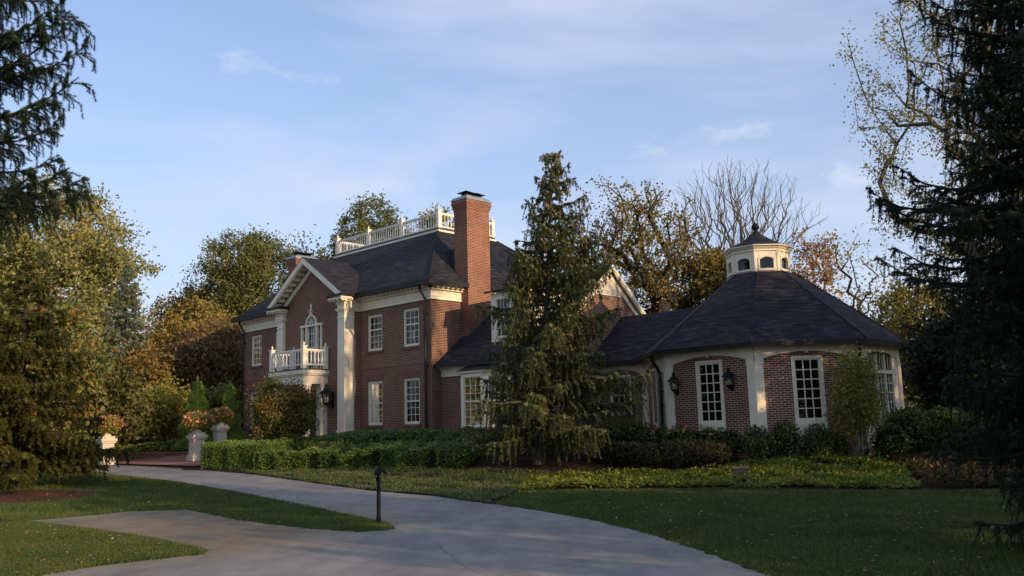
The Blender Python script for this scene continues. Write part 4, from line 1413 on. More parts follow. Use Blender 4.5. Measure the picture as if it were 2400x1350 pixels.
def shoots_to_needles(P0, P1, dens, nl, nw, rng, ang=.95, start=0.0):
    """thin triangular needles along segments P0->P1"""
    d = P1 - P0; L = np.linalg.norm(d, axis=1); u = d / (L[:, None] + 1e-9)
    cnt = np.maximum(1, (L * dens).astype(int)); idx = np.repeat(np.arange(len(P0)), cnt)
    n = len(idx); s = rng.uniform(start, 1.03, (n, 1))
    ax = u[idx]; a, b = rot_basis(ax, rng)
    dr = ax * rng.uniform(.25, .8, (n, 1)) + a * ang; dr /= np.linalg.norm(dr, axis=1, keepdims=True)
    c = P0[idx] + d[idx] * s
    side = np.cross(dr, ax); side /= np.linalg.norm(side, axis=1, keepdims=True) + 1e-9
    ln = nl * rng.uniform(.7, 1.15, (n, 1))
    V = np.stack([c - side * nw / 2, c + side * nw / 2, c + dr * ln], 1).reshape(-1, 3)
    return V, np.arange(3 * n).reshape(n, 3)


def conifer(name, label, cat, base, height, z_low, prof, n_br, seed, nmat, bmat, trunk_r, shoot_sp=.14, shoot_len=.3, hang=.35, dens=60, nl=.06, nw=.02, group=None,
            rise=.15, droop=.45, tipup=.18, az=None, lean=(0, 0), cones=0, cone_mat=None, cone_zmin=.5, rvar=.22, twigs_hang=2, rnd=0.0):
    rng = np.random.default_rng(seed)
    bx, by = base; bz = gz(bx, by)
    t = thing(name, (bx, by, bz - .05), label, cat, 0, group)
    segs = []; S0 = []; S1 = []; tipsP = []
    nT = 14
    tr = [np.array([lean[0] * k / nT, lean[1] * k / nT, height * k / nT]) + (rng.normal(0, .02, 3) * [1, 1, 0]) for k in range(nT + 1)]
    for k in range(nT): segs.append((tr[k], tr[k + 1], trunk_r * (1 - k / nT) + .012, trunk_r * (1 - (k + 1) / nT) + .01))
    # flared foot
    segs.append((tr[0] - [0, 0, .1], tr[0] + [0, 0, .25], trunk_r * 1.5, trunk_r * 1.05))
    zz = z_low + (height - z_low) * (np.linspace(0, 1, n_br) ** 1.02)
    zz = zz + rng.normal(0, (height - z_low) / n_br * 1.5, n_br)
    ga = rng.uniform(0, 6.28)
    for i, z in enumerate(zz):
        z = min(max(z, z_low * .9), height - .05)
        fz = z / height
        phi = ga + i * 2.399963 + rng.normal(0, .3)
        if az is not None: phi = rng.uniform(az[0], az[1])
        L = prof(fz, phi) * (1 + rng.uniform(-rvar, rvar * .7))
        if L < .08: L = .08
        out = np.array([math.cos(phi), math.sin(phi), 0]); lat = np.array([-out[1], out[0], 0])
        root = np.array([lean[0] * fz, lean[1] * fz, z])
        rs = rise * (1 + rng.uniform(-.4, .4)) + rng.normal(0, rnd) + max(0, fz - .75) * 1.6; dp = droop * (1 + rng.uniform(-.3, .3)) * (1 - fz * .5)
        bend = rng.normal(0, .08)
        path = lambda s: root + out * L * s + lat * L * bend * s * s + np.array([0, 0, L * (rs * s - dp * s * s + tipup * s ** 4)])
        m = max(3, int(L / .3)); pts = [path(k / m) for k in range(m + 1)]
        br = .012 + .018 * L
        for k in range(m): segs.append((pts[k], pts[k + 1], br * (1 - k / m) + .005, br * (1 - (k + 1) / m) + .004))
        S0.append(pts[-2]); S1.append(pts[-1]); tipsP.append(pts[-1])
        ns = max(3, int(L * .85 / shoot_sp))
        for k in range(ns):
            s = .15 + .85 * (k + rng.uniform(0, 1)) / ns
            p = path(s); ax = path(min(1, s + .05)) - path(s - .03); ax /= np.linalg.norm(ax) + 1e-9
            sg = 1 if k % 2 else -1
            l = shoot_len * (1.25 - .75 * s) * (L ** .5) * rng.uniform(.7, 1.3)
            dd = ax * .75 + lat * sg * .8 + np.array([0, 0, -.15 + rng.normal(0, .12 + rnd)]); dd /= np.linalg.norm(dd)
            q1 = p + dd * l * .55; q2 = q1 + (dd * .8 + np.array([0, 0, -.45])) * l * .45
            S0 += [p, q1]; S1 += [q1, q2]
            segs.append((p, q2, .006, .003))
            for h in range(twigs_hang):
                c = p + (q1 - p) * rng.uniform(.3, 1.0) if h else q1
                hl = hang * rng.uniform(.5, 1.25) * min(1, L)
                e = c + np.array([rng.normal(0, .12), rng.normal(0, .12), -1]) * hl + dd * hl * .25
                S0.append(c); S1.append(e)
            if l > .25:
                for h in (.35, .7):
                    c = p + (q1 - p) * h; e = c + (ax * .7 - lat * sg * .35 + np.array([0, 0, -.2])) * l * .4
                    S0.append(c); S1.append(e)
    S0 = np.array(S0); S1 = np.array(S1)
    V, F = tubes(segs, 6); np_mesh("trunk", V, F, bmat, t, smooth=True)
    V, F = shoots_to_needles(S0, S1, dens, nl, nw, rng)
    print("NEEDLES", label[:30], len(F), "len", np.linalg.norm(S1 - S0, axis=1).sum())
    np_mesh("crown", V, F, nmat, t)
    if cones:
        cand = S1[(S1[:, 2] > height * cone_zmin)]
        w = (cand[:, 2] / height) ** 3 * (1 + 2 * (np.hypot(cand[:, 0], cand[:, 1]) > .6)) + .01
        pick = cand[rng.choice(len(cand), cones, p=w / w.sum())]
        pick = pick + rng.normal(0, .06, pick.shape)
        vs = []; fs = []
        for i, p in enumerate(pick):
            L = rng.uniform(.10, .19); r = L * .26; dz = np.array([rng.normal(0, .15), rng.normal(0, .15), -1]) * L
            b0 = len(vs) * 1
            ring = [np.array([math.cos(a), math.sin(a), 0]) * r for a in (0, 1.57, 3.14, 4.71)]
            pts = [p] + [p + dz * .35 + x for x in ring] + [p + dz * .75 + x * .8 for x in ring] + [p + dz]
            n0 = i * 10
            vs += pts
            for k in range(4):
                k2 = (k + 1) % 4
                fs += [(n0, n0 + 1 + k, n0 + 1 + k2), (n0 + 1 + k, n0 + 5 + k, n0 + 5 + k2), (n0 + 1 + k, n0 + 5 + k2, n0 + 1 + k2), (n0 + 9, n0 + 5 + k2, n0 + 5 + k)]
        co = np_mesh("cones", np.array(vs), np.array(fs), cone_mat, t); co["kind"] = "stuff"
    return t


# --- foliage materials (linear reflectances)
LF = {}
LF['gold'] = mat_leaf("golden_green_leaves", [(0.050, 0.062, 0.020), (0.100, 0.108, 0.034), (0.150, 0.136, 0.042), (0.21, 0.150, 0.05)], clump=.35, bright=2.10)
LF['brown'] = mat_leaf("bronze_leaves", [(0.060, 0.050, 0.015), (0.12, 0.080, 0.020), (0.18, 0.105, 0.025)], clump=.4, bright=2.00)
LF['bronzegold'] = mat_leaf("bronze_gold_leaves", [(0.075, 0.065, 0.018), (0.15, 0.11, 0.025), (0.22, 0.15, 0.035)], clump=.4, bright=1.9)
LF['green'] = mat_leaf("late_green_leaves", [(0.040, 0.050, 0.016), (0.080, 0.086, 0.026), (0.14, 0.125, 0.036)], clump=.4, bright=1.80)
LF['beech'] = mat_leaf("copper_leaves", [(0.045, 0.030, 0.016), (0.085, 0.052, 0.024), (0.125, 0.078, 0.030)], clump=.8, bright=2.10)
LF['lime'] = mat_leaf("lime_leaves", [(0.060, 0.068, 0.014), (0.115, 0.115, 0.022), (0.17, 0.145, 0.035)], clump=1.0, bright=2.00)
LF['dogwood'] = mat_leaf("dogwood_leaves", [(0.045, 0.065, 0.02), (0.08, 0.10, 0.03), (0.15, 0.13, 0.03), (0.24, 0.05, 0.02)], clump=1.1, bright=1.80)
LF['oak'] = mat_leaf("oak_leaves", [(0.045, 0.045, 0.014), (0.10, 0.078, 0.02), (0.17, 0.11, 0.025)], clump=.45, trans=.3, bright=1.90)
LF['orange'] = mat_leaf("orange_leaves", [(0.16, 0.10, 0.03), (0.26, 0.13, 0.03), (0.34, 0.16, 0.04)], clump=.8, bright=1.50)
LF['yellow'] = mat_leaf("sparse_yellow_leaves", [(0.07, 0.07, 0.02), (0.14, 0.12, 0.03), (0.22, 0.17, 0.04)], clump=.6, bright=1.90)
LF['maple'] = mat_leaf("turning_maple_leaves", [(0.030, 0.045, 0.012), (0.065, 0.08, 0.016), (0.11, 0.085, 0.02), (0.20, 0.06, 0.02)], clump=.9, bright=1.70)
LF['box'] = mat_leaf("boxwood_leaves", [(0.030, 0.055, 0.012), (0.060, 0.090, 0.018), (0.10, 0.125, 0.025)], clump=1.2, trans=.2, bright=2.20)
LF['yew'] = mat_leaf("yew_leaves", [(0.016, 0.034, 0.010), (0.034, 0.060, 0.014), (0.055, 0.080, 0.02)], clump=1.5, trans=.15, bright=2.60)
LF['dark'] = mat_leaf("dark_shrub_leaves", [(0.012, 0.020, 0.008), (0.025, 0.036, 0.014), (0.05, 0.05, 0.02)], clump=1.5, trans=.15)
LF['rust'] = mat_leaf("rusty_green_shrub_leaves", [(0.018, 0.022, 0.010), (0.04, 0.038, 0.016), (0.085, 0.05, 0.025)], clump=1.2, trans=.15, bright=1.70)
LF['shrub'] = mat_leaf("green_shrub_leaves", [(0.020, 0.034, 0.012), (0.045, 0.062, 0.02), (0.08, 0.095, 0.03)], clump=1.5, trans=.2, bright=1.90)
LF['pachy'] = mat_leaf("bright_ground_cover_leaves", [(0.045, 0.070, 0.010), (0.10, 0.125, 0.014), (0.22, 0.20, 0.03)], clump=.9, trans=.3, bright=1.50)
LF['vinca'] = mat_leaf("dull_ground_cover_leaves", [(0.030, 0.048, 0.014), (0.060, 0.080, 0.022), (0.10, 0.10, 0.035)], clump=.7, trans=.2, bright=1.50)
LF['fern'] = mat_leaf("browning_perennial_leaves", [(0.04, 0.03, 0.012), (0.09, 0.055, 0.02), (0.13, 0.11, 0.03)], clump=1.3, trans=.2)
LF['spruce'] = mat_leaf("spruce_needles", [(0.024, 0.034, 0.020), (0.052, 0.062, 0.026), (0.085, 0.080, 0.022)], clump=.9, trans=.1, bright=2.35)
LF['blue'] = mat_leaf("blue_spruce_needles", [(0.040, 0.055, 0.040), (0.075, 0.092, 0.060), (0.10, 0.11, 0.05)], clump=.9, trans=.1, bright=1.90)
LF['norway'] = mat_leaf("norway_spruce_needles", [(0.012, 0.024, 0.014), (0.022, 0.040, 0.020), (0.034, 0.050, 0.024)], clump=1.5, trans=.08)
LF['olive'] = mat_leaf("olive_spruce_needles", [(0.030, 0.036, 0.010), (0.062, 0.062, 0.014), (0.10, 0.088, 0.02)], clump=.8, trans=.12, bright=1.20)
LF['topiary'] = mat_leaf("topiary_leaves", [(0.05, 0.085, 0.012), (0.09, 0.13, 0.018), (0.13, 0.16, 0.025)], clump=2, trans=.15, bright=1.95)
LF['grass'] = mat_leaf("grass_blades", [(0.034, 0.052, 0.012), (0.052, 0.078, 0.016), (0.095, 0.098, 0.030)], clump=.9, trans=.3, bright=1.45)
LF['litter'] = mat_leaf("fallen_leaf_litter", [(0.09, 0.045, 0.02), (0.20, 0.11, 0.05), (0.32, 0.21, 0.10)], clump=2, trans=.05)
LF['pink'] = mat_leaf("pink_petals", [(0.62, 0.10, 0.10), (0.75, 0.22, 0.18), (0.8, 0.42, 0.32)], clump=3, trans=.3)
LF['cone'] = mat_leaf("spruce_cones", [(0.12, 0.075, 0.045), (0.19, 0.12, 0.075), (0.27, 0.18, 0.11)], clump=3, trans=0.0)
M['bark'] = mat_bark("brown_bark"); M['bark_dark'] = mat_bark("dark_bark", (0.02, 0.016, 0.013), (0.06, 0.046, 0.038))
M['bark_pale'] = mat_bark("pale_sycamore_bark", (0.22, 0.20, 0.16), (0.50, 0.47, 0.40)); M['bark_grey'] = mat_bark("grey_bark", (0.07, 0.062, 0.05), (0.17, 0.15, 0.125))

# ------------------------------------------------------------------ background trees
tree("sycamore_tree", "tall golden-green sycamore with pale upper limbs, the biggest tree at far left", "tree", (-32.5, 62), (-32.5, 61, 12.6), (7.2, 5.5, 7.4), 420, 42000, .26, .58, LF['gold'], M['bark_pale'], .45, 11, hollow=.25, lumps=10, tip_r=.022)
tree("sycamore_tree", "golden sycamore cut by the left edge of the photo, behind the hanging spruce boughs", "tree", (-40, 64), (-40, 64, 11), (6, 5, 8.0), 260, 28000, .27, .66, LF['gold'], M['bark_pale'], .45, 12, hollow=.3, tip_r=.022)
tree("bronze_tree", "rounded bronze-brown tree between the golden sycamore and the green trees", "tree", (-27, 74), (-26.8, 74, 9.5), (4.8, 4.5, 6.6), 300, 34000, .25, .55, LF['brown'], M['bark'], .35, 13, tip_r=.02)
tree("bronze_tree", "lower brown tree just left of the mansion's far corner", "tree", (-22, 60), (-21.5, 60, 6.4), (4.6, 4, 4.6), 240, 26000, .23, .5, LF['bronzegold'], M['bark'], .3, 14, tip_r=.02)
tree("green_tree", "round-topped green tree rising over the left end of the roof", "tree", (-20.8, 68), (-20.8, 68, 13.0), (4.3, 3.8, 5.8), 340, 27000, .22, .46, LF['green'], M['bark_grey'], .4, 15, hollow=.2, tip_r=.018)
tree("green_tree", "loose green tree behind the small far chimney", "tree", (-17.0, 74), (-17.2, 74, 13.6), (3.4, 3.2, 4.6), 160, 8500, .30, .5, LF['green'], M['bark_grey'], .3, 16, tip_r=.018)
tree("green_tree", "tall green tree behind the left half of the roof balustrade", "tree", (-11.2, 66), (-11.2, 66, 14.2), (3.7, 3.4, 5.7), 260, 20000, .22, .42, LF['green'], M['bark_grey'], .35, 17, tip_r=.018)
tree("green_tree", "smaller brownish-green tree behind the middle of the roof balustrade", "tree", (-6.6, 70), (-6.8, 70, 15.0), (3.2, 3, 4.6), 160, 11000, .30, .5, LF['gold'], M['bark_grey'], .35, 18, tip_r=.018)
tree("green_tree", "green treetop peeking beside the tall chimney", "tree", (-4.0, 72), (-4.0, 72, 15.6), (2.0, 2, 4.0), 100, 6000, .30, .45, LF['green'], M['bark_grey'], .3, 19, tip_r=.018)
tree("copper_beech", "low dark brown-leaved tree behind the spiral topiaries", "tree", (-17.4, 50), (-17.8, 50, 5.0), (3.6, 3.0, 3.3), 220, 17000, .22, .42, LF['beech'], M['bark_dark'], .25, 20, tip_r=.012)
tree("bronze_tree", "small orange-brown tree in front of the copper beech", "tree", (-20.5, 47), (-20.3, 47, 4.6), (2.4, 2.2, 2.4), 140, 8000, .2, .38, LF['brown'], M['bark'], .14, 51, tip_r=.01)
tree("young_maple", "yellow-green maple left of the tallest spiral topiary", "tree", (-17.7, 44), (-17.7, 44, 2.8), (1.7, 1.5, 1.5), 110, 9000, .16, .26, LF['lime'], M['bark'], .09, 21, tip_r=.008)
tree("young_maple", "yellow-green maple between the tallest and the slim topiary", "tree", (-16.2, 47), (-16.2, 47, 3.0), (1.4, 1.2, 1.5), 70, 5200, .16, .26, LF['lime'], M['bark'], .08, 22, tip_r=.008)
tree("dogwood_tree", "broad dogwood turning red in patches at the left edge", "tree", (-19.0, 34), (-18.8, 33.6, 4.6), (2.7, 2.2, 3.4), 240, 17000, .20, .36, LF['dogwood'], M['bark_dark'], .16, 23, tip_r=.01)
tree("green_tree", "dark green understorey tree behind the low evergreen at far left", "tree", (-19.6, 39.5), (-19.4, 39.5, 3.2), (2.6, 2.0, 2.8), 200, 14000, .2, .36, LF['olive'], M['bark_dark'], .15, 24, tip_r=.01)
conifer("blue_spruce", "silvery blue spruce standing behind the left topiary", "tree", (-21.2, 47), 10.4, 1.0, lambda f, p: 2.35 * (1 - f) ** .8 + .1, 150, 31, LF['blue'], M['bark_dark'], .18,
        shoot_sp=.2, shoot_len=.4, hang=.22, dens=70, nl=.13, nw=.06, tipup=.3, droop=.35)

tree("oak_tree", "bronze-leaved oak with a long low limb behind the gable", "tree", (7.9, 50), (7.0, 50, 11.4), (4.7, 3.8, 4.6), 260, 9500, .19, .36, LF['oak'], M['bark_dark'], .50, 25, fork=(7.9, 50, 6.6), hollow=.15, tip_r=.022, wig=.2, lumps=9)
tree("oak_tree", "olive-brown oak crown behind the roof of the rotunda", "tree", (12.6, 52), (12.6, 52, 9.6), (3.2, 2.8, 3.3), 200, 13500, .24, .42, LF['oak'], M['bark_dark'], .3, 26, hollow=.2, tip_r=.014)
_rng = np.random.default_rng(5)
_tp = []
for k in range(950):
    a = _rng.uniform(-1, 1); b = _rng.uniform(-1, 1); s = _rng.uniform(.25, 1) ** .6
    _tp.append((14.9 + a * 5.0 * s + .2, 56 + b * 3.6 * s, 6.5 + 12.6 * s * math.sqrt(max(.05, 1 - .42 * a * a - .25 * b * b))))
tree("bare_tree", "bare vase-shaped tree spreading above the rotunda", "tree", (14.2, 56), None, None, 0, 0, 0, 0, None, M['bark_grey'], .36, 27, fork=(14.3, 56, 5.2), tips=_tp, step=.5, tip_r=.009, wig=.14)
_tp2 = [(9.6 + _rng.uniform(-1, 1) * 2.2 * s, 54 + _rng.uniform(-1, 1) * 2, 5 + 9.5 * s) for s in _rng.uniform(.2, 1, 160)]
tree("bare_tree", "nearly bare tree between the oak and the bare vase-shaped tree", "tree", (10.6, 54), None, None, 0, 900, .2, .5, LF['oak'], M['bark_grey'], .2, 28, fork=(10.4, 54, 4.0), tips=_tp2, step=.6, tip_r=.012, wig=.12)
tree("orange_tree", "slender orange-leaved tree right of the cupola", "tree", (16.1, 46), (16.3, 46, 9.0), (1.5, 1.3, 3.3), 150, 2600, .18, .32, LF['orange'], M['bark_grey'], .12, 29, hollow=.1, tip_r=.01)
tree("orange_tree", "small orange-tipped treetop just behind the cupola", "tree", (14.4, 48), (14.6, 48, 9.8), (1.0, 1.0, 2.4), 60, 900, .17, .26, LF['orange'], M['bark_grey'], .1, 30, hollow=.1, tip_r=.01)
_tp3 = [(17.0 + _rng.uniform(-1, 1) * 1.7 * s, 42 + _rng.uniform(-1, 1) * 1.2, 4.5 + 6.2 * s) for s in _rng.uniform(.15, 1, 90)]
tree("thin_tree", "thin forked tree with few leaves right of the rotunda roof", "tree", (17.1, 42), None, None, 0, 700, .15, .3, LF['yellow'], M['bark_dark'], .14, 33, fork=(17.0, 42, 4.6), tips=_tp3, step=.5, tip_r=.009, wig=.1)
tree("yellowing_tree", "tall sparse yellowing tree behind the dark spruce at right", "tree", (16.2, 28), (15.3, 27.5, 11.0), (4.2, 3.4, 6.4), 360, 19000, .10, .26, LF['yellow'], M['bark_grey'], .28, 34, hollow=.1, tip_r=.01, lumps=9)
tree("green_tree", "bushy yellow-green tree right of the thin forked tree", "tree", (18.2, 37), (17.6, 37, 4.9), (2.5, 2.2, 2.8), 200, 12000, .18, .34, LF['yellow'], M['bark_dark'], .2, 35, hollow=.2, tip_r=.012)
tree("green_tree", "dark green tree beyond the right side of the rotunda", "tree", (18.2, 33), (17.6, 33, 3.4), (3.2, 2.2, 3.2), 200, 15000, .2, .4, LF['dark'], M['bark_dark'], .2, 36, tip_r=.012)
tree("green_tree", "dark green tree filling the gap behind the near spruce at right", "tree", (14.6, 22.5), (14.9, 22.8, 3.2), (2.4, 2.2, 3.4), 200, 15000, .15, .32, LF['dark'], M['bark_dark'], .2, 37, tip_r=.012)
tree("green_tree", "shaded green tree under the yellowing tree", "tree", (19.5, 30), (18.8, 30, 6.2), (3.2, 2.6, 3.6), 180, 12000, .18, .38, LF['shrub'], M['bark_dark'], .2, 52, tip_r=.012)

# far woods closing the horizon
def woods(name, segs_, h, seed, n, mat, size):
    rng = np.random.default_rng(seed); P = []
    for (x0, y0, x1, y1) in segs_:
        t = rng.uniform(0, 1, n); dep = rng.uniform(0, 7, n)
        X = x0 + (x1 - x0) * t + rng.normal(0, 1, n); Y = y0 + (y1 - y0) * t + dep
        top = h * (.72 + .28 * np.sin(X * .55 + seed) * np.cos(X * .21 + 1.3)) * (.85 + .15 * np.sin(X * 1.7))
        Z = top * rng.uniform(0, 1, n) ** .8
        P.append(np.column_stack([X, Y, Z + ground(X, Y)]))
    V, F = leaves(np.vstack(P), size, rng, .3)
    o = np_mesh(name, V, F, mat); o["kind"] = "stuff"; return o
w1 = woods("distant_woods", [(-95, 80, -20, 84), (-20, 88, 70, 84), (-24, 58, -70, 74)], 6.5, 2, 17000, LF['brown'], .75)
w1["label"] = "far line of bronze woods closing the horizon behind the mansion"
w2 = woods("distant_woods", [(18, 52, 60, 46), (20, 40, 52, 24)], 6.0, 3, 15000, LF['shrub'], .55)
w2["label"] = "shaded green woods beyond the right side of the garden"


# ------------------------------------------------------------------ central, left and near spruces
def prof_c(f, p):
    xs = [0, .08, .16, .26, .34, .42, .50, .56, .62, .68, .74, .80, .86, .92, .97, 1.0]
    ys = [1.9, 2.5, 2.8, 2.6, 2.35, 2.05, 1.8, 1.95, 1.5, 1.5, .95, 1.0, .62, .55, .32, .08]
    r = float(np.interp(f, xs, ys)) * (.88 + .10 * math.cos(p))
    return r * (1.22 if math.sin(p * 5 + f * 41) > .55 else .88)


conifer("spruce_tree", "tall irregular spruce hung with tan cones in front of the mansion", "tree", (0.70, 26.4), 9.75, .7, prof_c, 175, 41, LF['spruce'], M['bark'], .17,
        shoot_sp=.12, shoot_len=.40, hang=.46, dens=150, nl=.07, nw=.034, rise=.18, droop=.38, tipup=.22, lean=(.72, .2), cones=420, cone_mat=LF['cone'], cone_zmin=.35, rvar=.3)
conifer("spruce_tree", "olive spruce with low sweeping boughs over the mulch ring at left", "tree", (-14.9, 26.2), 6.8, .62, lambda f, p: (2.55 * (1 - f) ** .75 + .1) * (1.12 if math.cos(p) > .2 else .9), 115, 42, LF['olive'], M['bark_dark'], .16,
        shoot_sp=.15, shoot_len=.4, hang=.34, dens=125, nl=.09, nw=.045, rise=.10, droop=.28, tipup=.12, rvar=.3)
conifer("norway_spruce", "near dark spruce filling the right edge of the photo", "tree", (6.75, 10.2), 11.5, .25, lambda f, p: float(np.interp(f * 11.5, [0, .6, 1.5, 2.6, 3.6, 4.5, 5.2, 6.2, 8, 11.5], [1.15, 1.3, 1.45, 1.7, 1.9, 1.8, 1.5, 1.15, .9, .1])) * (1.26 if math.sin(p * 3 + f * 67) > .72 and f > .2 else 1.0), 390, 43, LF['norway'], M['bark_dark'], .2,
        shoot_sp=.085, shoot_len=.34, hang=.24, dens=360, nl=.034, nw=.013, rise=.34, droop=.72, tipup=.50, rvar=.26, twigs_hang=2, rnd=.15)


def hang_spruce():
    """spruce whose trunk is just outside the left edge; its boughs reach into the picture"""
    rng = np.random.default_rng(77)
    base = (-6.4, 8.6); bz = gz(*base)
    t = thing("norway_spruce", (base[0], base[1], bz - .05), "near dark spruce whose drooping boughs hang in at the upper left", "tree")
    H_ = 11.0; segs = []; S0 = []; S1 = []
    for k in range(12):
        segs.append((np.array([0, 0, H_ * k / 12]), np.array([0, 0, H_ * (k + 1) / 12]), .2 * (1 - k / 12) + .01, .2 * (1 - (k + 1) / 12) + .01))
    # (height at trunk, azimuth deg, length, rise)
    spec = [(3.75, -12, 1.55, .12), (4.05, -8, 1.7, .10), (4.3, 6, 1.75, .08), (4.5, -20, 1.95, .10), (4.75, 14, 1.5, .2), (4.85, -4, 1.9, .26), (5.0, -26, 1.9, .3), (5.2, -14, 2.05, .30), (5.4, 10, 1.8, .25), (5.6, -8, 1.9, .2), (5.8, 0, 1.8, .2), (6.1, -12, 1.7, .2), (6.0, -30, 1.9, .1), (2.6, -14, 1.15, .02), (4.2, -34, 1.7, .15), (4.6, 26, 1.5, .1), (5.2, 24, 1.5, .1)]
    for k in range(60):
        z = rng.uniform(3.8, 10.6); spec.append((z, rng.uniform(35, 325), 2.3 * (1 - z / 11.5) ** .6 + .2, .15))
    for z, azd, L, rs in spec:
        a = rad(azd); out = np.array([math.cos(a), math.sin(a), 0]); lat = np.array([-out[1], out[0], 0])
        bend = rng.normal(0, .1)
        path = lambda s: np.array([0, 0, z]) + out * L * s + lat * L * bend * s * s + np.array([0, 0, L * (rs * s - .36 * s * s + .42 * s ** 3.5)])
        m = 9; pts = [path(k / m) for k in range(m + 1)]
        for k in range(m): segs.append((pts[k], pts[k + 1], .03 * (1 - k / m) + .004, .03 * (1 - (k + 1) / m) + .003))
        S0.append(pts[-2]); S1.append(pts[-1])
        ns = int(L / .085)
        for k in range(ns):
            s = .1 + .9 * (k + rng.uniform()) / ns
            p = path(s); ax = path(min(1, s + .04)) - path(s - .04); ax /= np.linalg.norm(ax); sg = 1 if k % 2 else -1
            l = .52 * (1.3 - .85 * s) * rng.uniform(.6, 1.2)
            dd = ax * .7 + lat * sg * rng.uniform(.4, .9) + np.array([0, 0, rng.normal(-.12, .15)]); dd /= np.linalg.norm(dd)
            q1 = p + dd * l * .5; q2 = q1 + (dd * .85 + np.array([0, 0, -.25])) * l * .5
            S0 += [p, q1]; S1 += [q1, q2]; segs.append((p, q1, .005, .003))
            for h in range(3):
                c = p + (q1 - p) * rng.uniform(.1, 1.1); hl = .22 * rng.uniform(.5, 1.5)
                mid = c + (np.array([rng.normal(0, .25), rng.normal(0, .25), -.75]) + dd * .9) * hl * .5
                e = mid + (np.array([rng.normal(0, .1), rng.normal(0, .1), -1]) + dd * .1) * hl * .5
                S0 += [c, mid]; S1 += [mid, e]; segs.append((c, mid, .003, .002))
    V, F = tubes(segs, 5); np_mesh("trunk", V, F, M['bark_dark'], t, smooth=True)
    V, F = shoots_to_needles(np.array(S0), np.array(S1), 620, .038, .0075, rng)
    np_mesh("crown", V, F, LF['norway'], t)


hang_spruce()

# trees behind the photographer's right shoulder: they cast the evening shade over the garden
for i, (tt, cc, hh, rr) in enumerate([(16, 28.3, 15.5, 4.2), (2.5, 23.4, 14.6, 3.3), (16, 33.0, 14.0, 4.0), (13, 20.2, 6.6, 2.4), (11, 15.8, 7.0, 3.0), (14, 11.0, 10.0, 3.2)]):
    px, py = .75 * tt + .66 * cc, -.66 * tt + .75 * cc
    tree("shade_tree", ["tall leafy shade tree out of frame toward the rotunda", "tall leafy shade tree out of frame toward the front wall", "leafy shade tree out of frame at the far right", "leafy shade tree out of frame toward the central spruce",
                        "leafy shade tree out of frame toward the lawn", "leafy shade tree out of frame behind the camera"][i], "tree", (px, py), (px, py, hh * .56), (rr, rr, hh * .46), 130, 4200, .34, .6, LF['green'], M['bark'], .3, 60 + i,
         group="shade trees along the garden's evening side", tip_r=.02)


# ------------------------------------------------------------------ hedges and shrubs
def shrub_mesh(blobs, nleaf, lsize, rng, origin, shell=.28, flat=0.1):
    """blobs: list of ('box',x0,x1,y0,y1,z1) in rotated frame or ('ell',cx,cy,cz,rx,ry,rz)"""
    P = []
    vol = [b[4] * b[5] + b[5] * b[6] + b[4] * b[6] for b in blobs]; vol = np.array(vol) / sum(vol)
    for b, v in zip(blobs, vol):
        n = int(nleaf * v)
        d = rng.normal(size=(n, 3)); d /= np.linalg.norm(d, axis=1, keepdims=True)
        pw = b[7] if len(b) > 7 else 1.0
        if pw != 1.0: d = np.sign(d) * np.abs(d) ** pw; d /= np.maximum(1e-6, np.max(np.abs(d), axis=1, keepdims=True)) ** .85
        r = 1 - shell * rng.uniform(0, 1, (n, 1)) ** 1.6 + rng.normal(0, .03, (n, 1))
        r *= 1 + .07 * np.sin(d[:, :1] * 9 + b[1] * 5) * np.cos(d[:, 1:2] * 8 + b[2] * 3)
        p = np.array(b[1:4]) + d * r * np.array(b[4:7])
        P.append(p)
    P = np.vstack(P)
    return leaves(P - origin, lsize, rng, droop=-.15, flat=flat)


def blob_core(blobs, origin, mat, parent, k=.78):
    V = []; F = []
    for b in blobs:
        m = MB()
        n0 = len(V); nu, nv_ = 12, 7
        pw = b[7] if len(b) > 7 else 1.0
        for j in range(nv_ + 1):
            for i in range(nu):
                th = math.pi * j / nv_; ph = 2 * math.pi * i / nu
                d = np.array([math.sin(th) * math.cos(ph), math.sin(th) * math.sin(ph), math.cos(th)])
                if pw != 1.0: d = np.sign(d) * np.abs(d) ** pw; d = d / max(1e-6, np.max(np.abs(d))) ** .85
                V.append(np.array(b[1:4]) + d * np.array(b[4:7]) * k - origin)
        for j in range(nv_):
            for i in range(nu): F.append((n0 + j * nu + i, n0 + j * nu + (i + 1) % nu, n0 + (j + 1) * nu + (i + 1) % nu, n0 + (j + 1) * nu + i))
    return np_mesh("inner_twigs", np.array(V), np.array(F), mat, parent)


def shrub(name, label, cat, blobs, nleaf, lsize, mat, seed, group=None, shell=.28, flat=.1, core=True):
    rng = np.random.default_rng(seed)
    c = np.mean([b[1:4] for b in blobs], axis=0); org = np.array([c[0], c[1], gz(c[0], c[1])])
    t = thing(name, tuple(org), label, cat, 0, group)
    V, F = shrub_mesh(blobs, nleaf, lsize, rng, org, shell, flat)
    np_mesh("foliage", V, F, mat, t)
    if core: blob_core(blobs, org, M['twig'], t)
    return t


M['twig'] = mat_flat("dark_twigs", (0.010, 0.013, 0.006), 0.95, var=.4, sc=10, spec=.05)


def E_(x, y, h, rx, ry, pw=1.0, z0=0.0):
    g = gz(x, y); return ('e', x, y, g + z0 + h / 2, rx, ry, h / 2 + .04, pw)


def hedge_run(pts, w, h, pw=.45, n=None):
    """overlapping boxy blobs along a polyline"""
    B = []
    for (x0, y0), (x1, y1) in zip(pts[:-1], pts[1:]):
        L = math.hypot(x1 - x0, y1 - y0); k = max(1, int(L / (w * .9)))
        for i in range(k):
            s = (i + .5) / k; B.append(E_(x0 + (x1 - x0) * s, y0 + (y1 - y0) * s, h, w * .62, w * .62, pw))
    return B


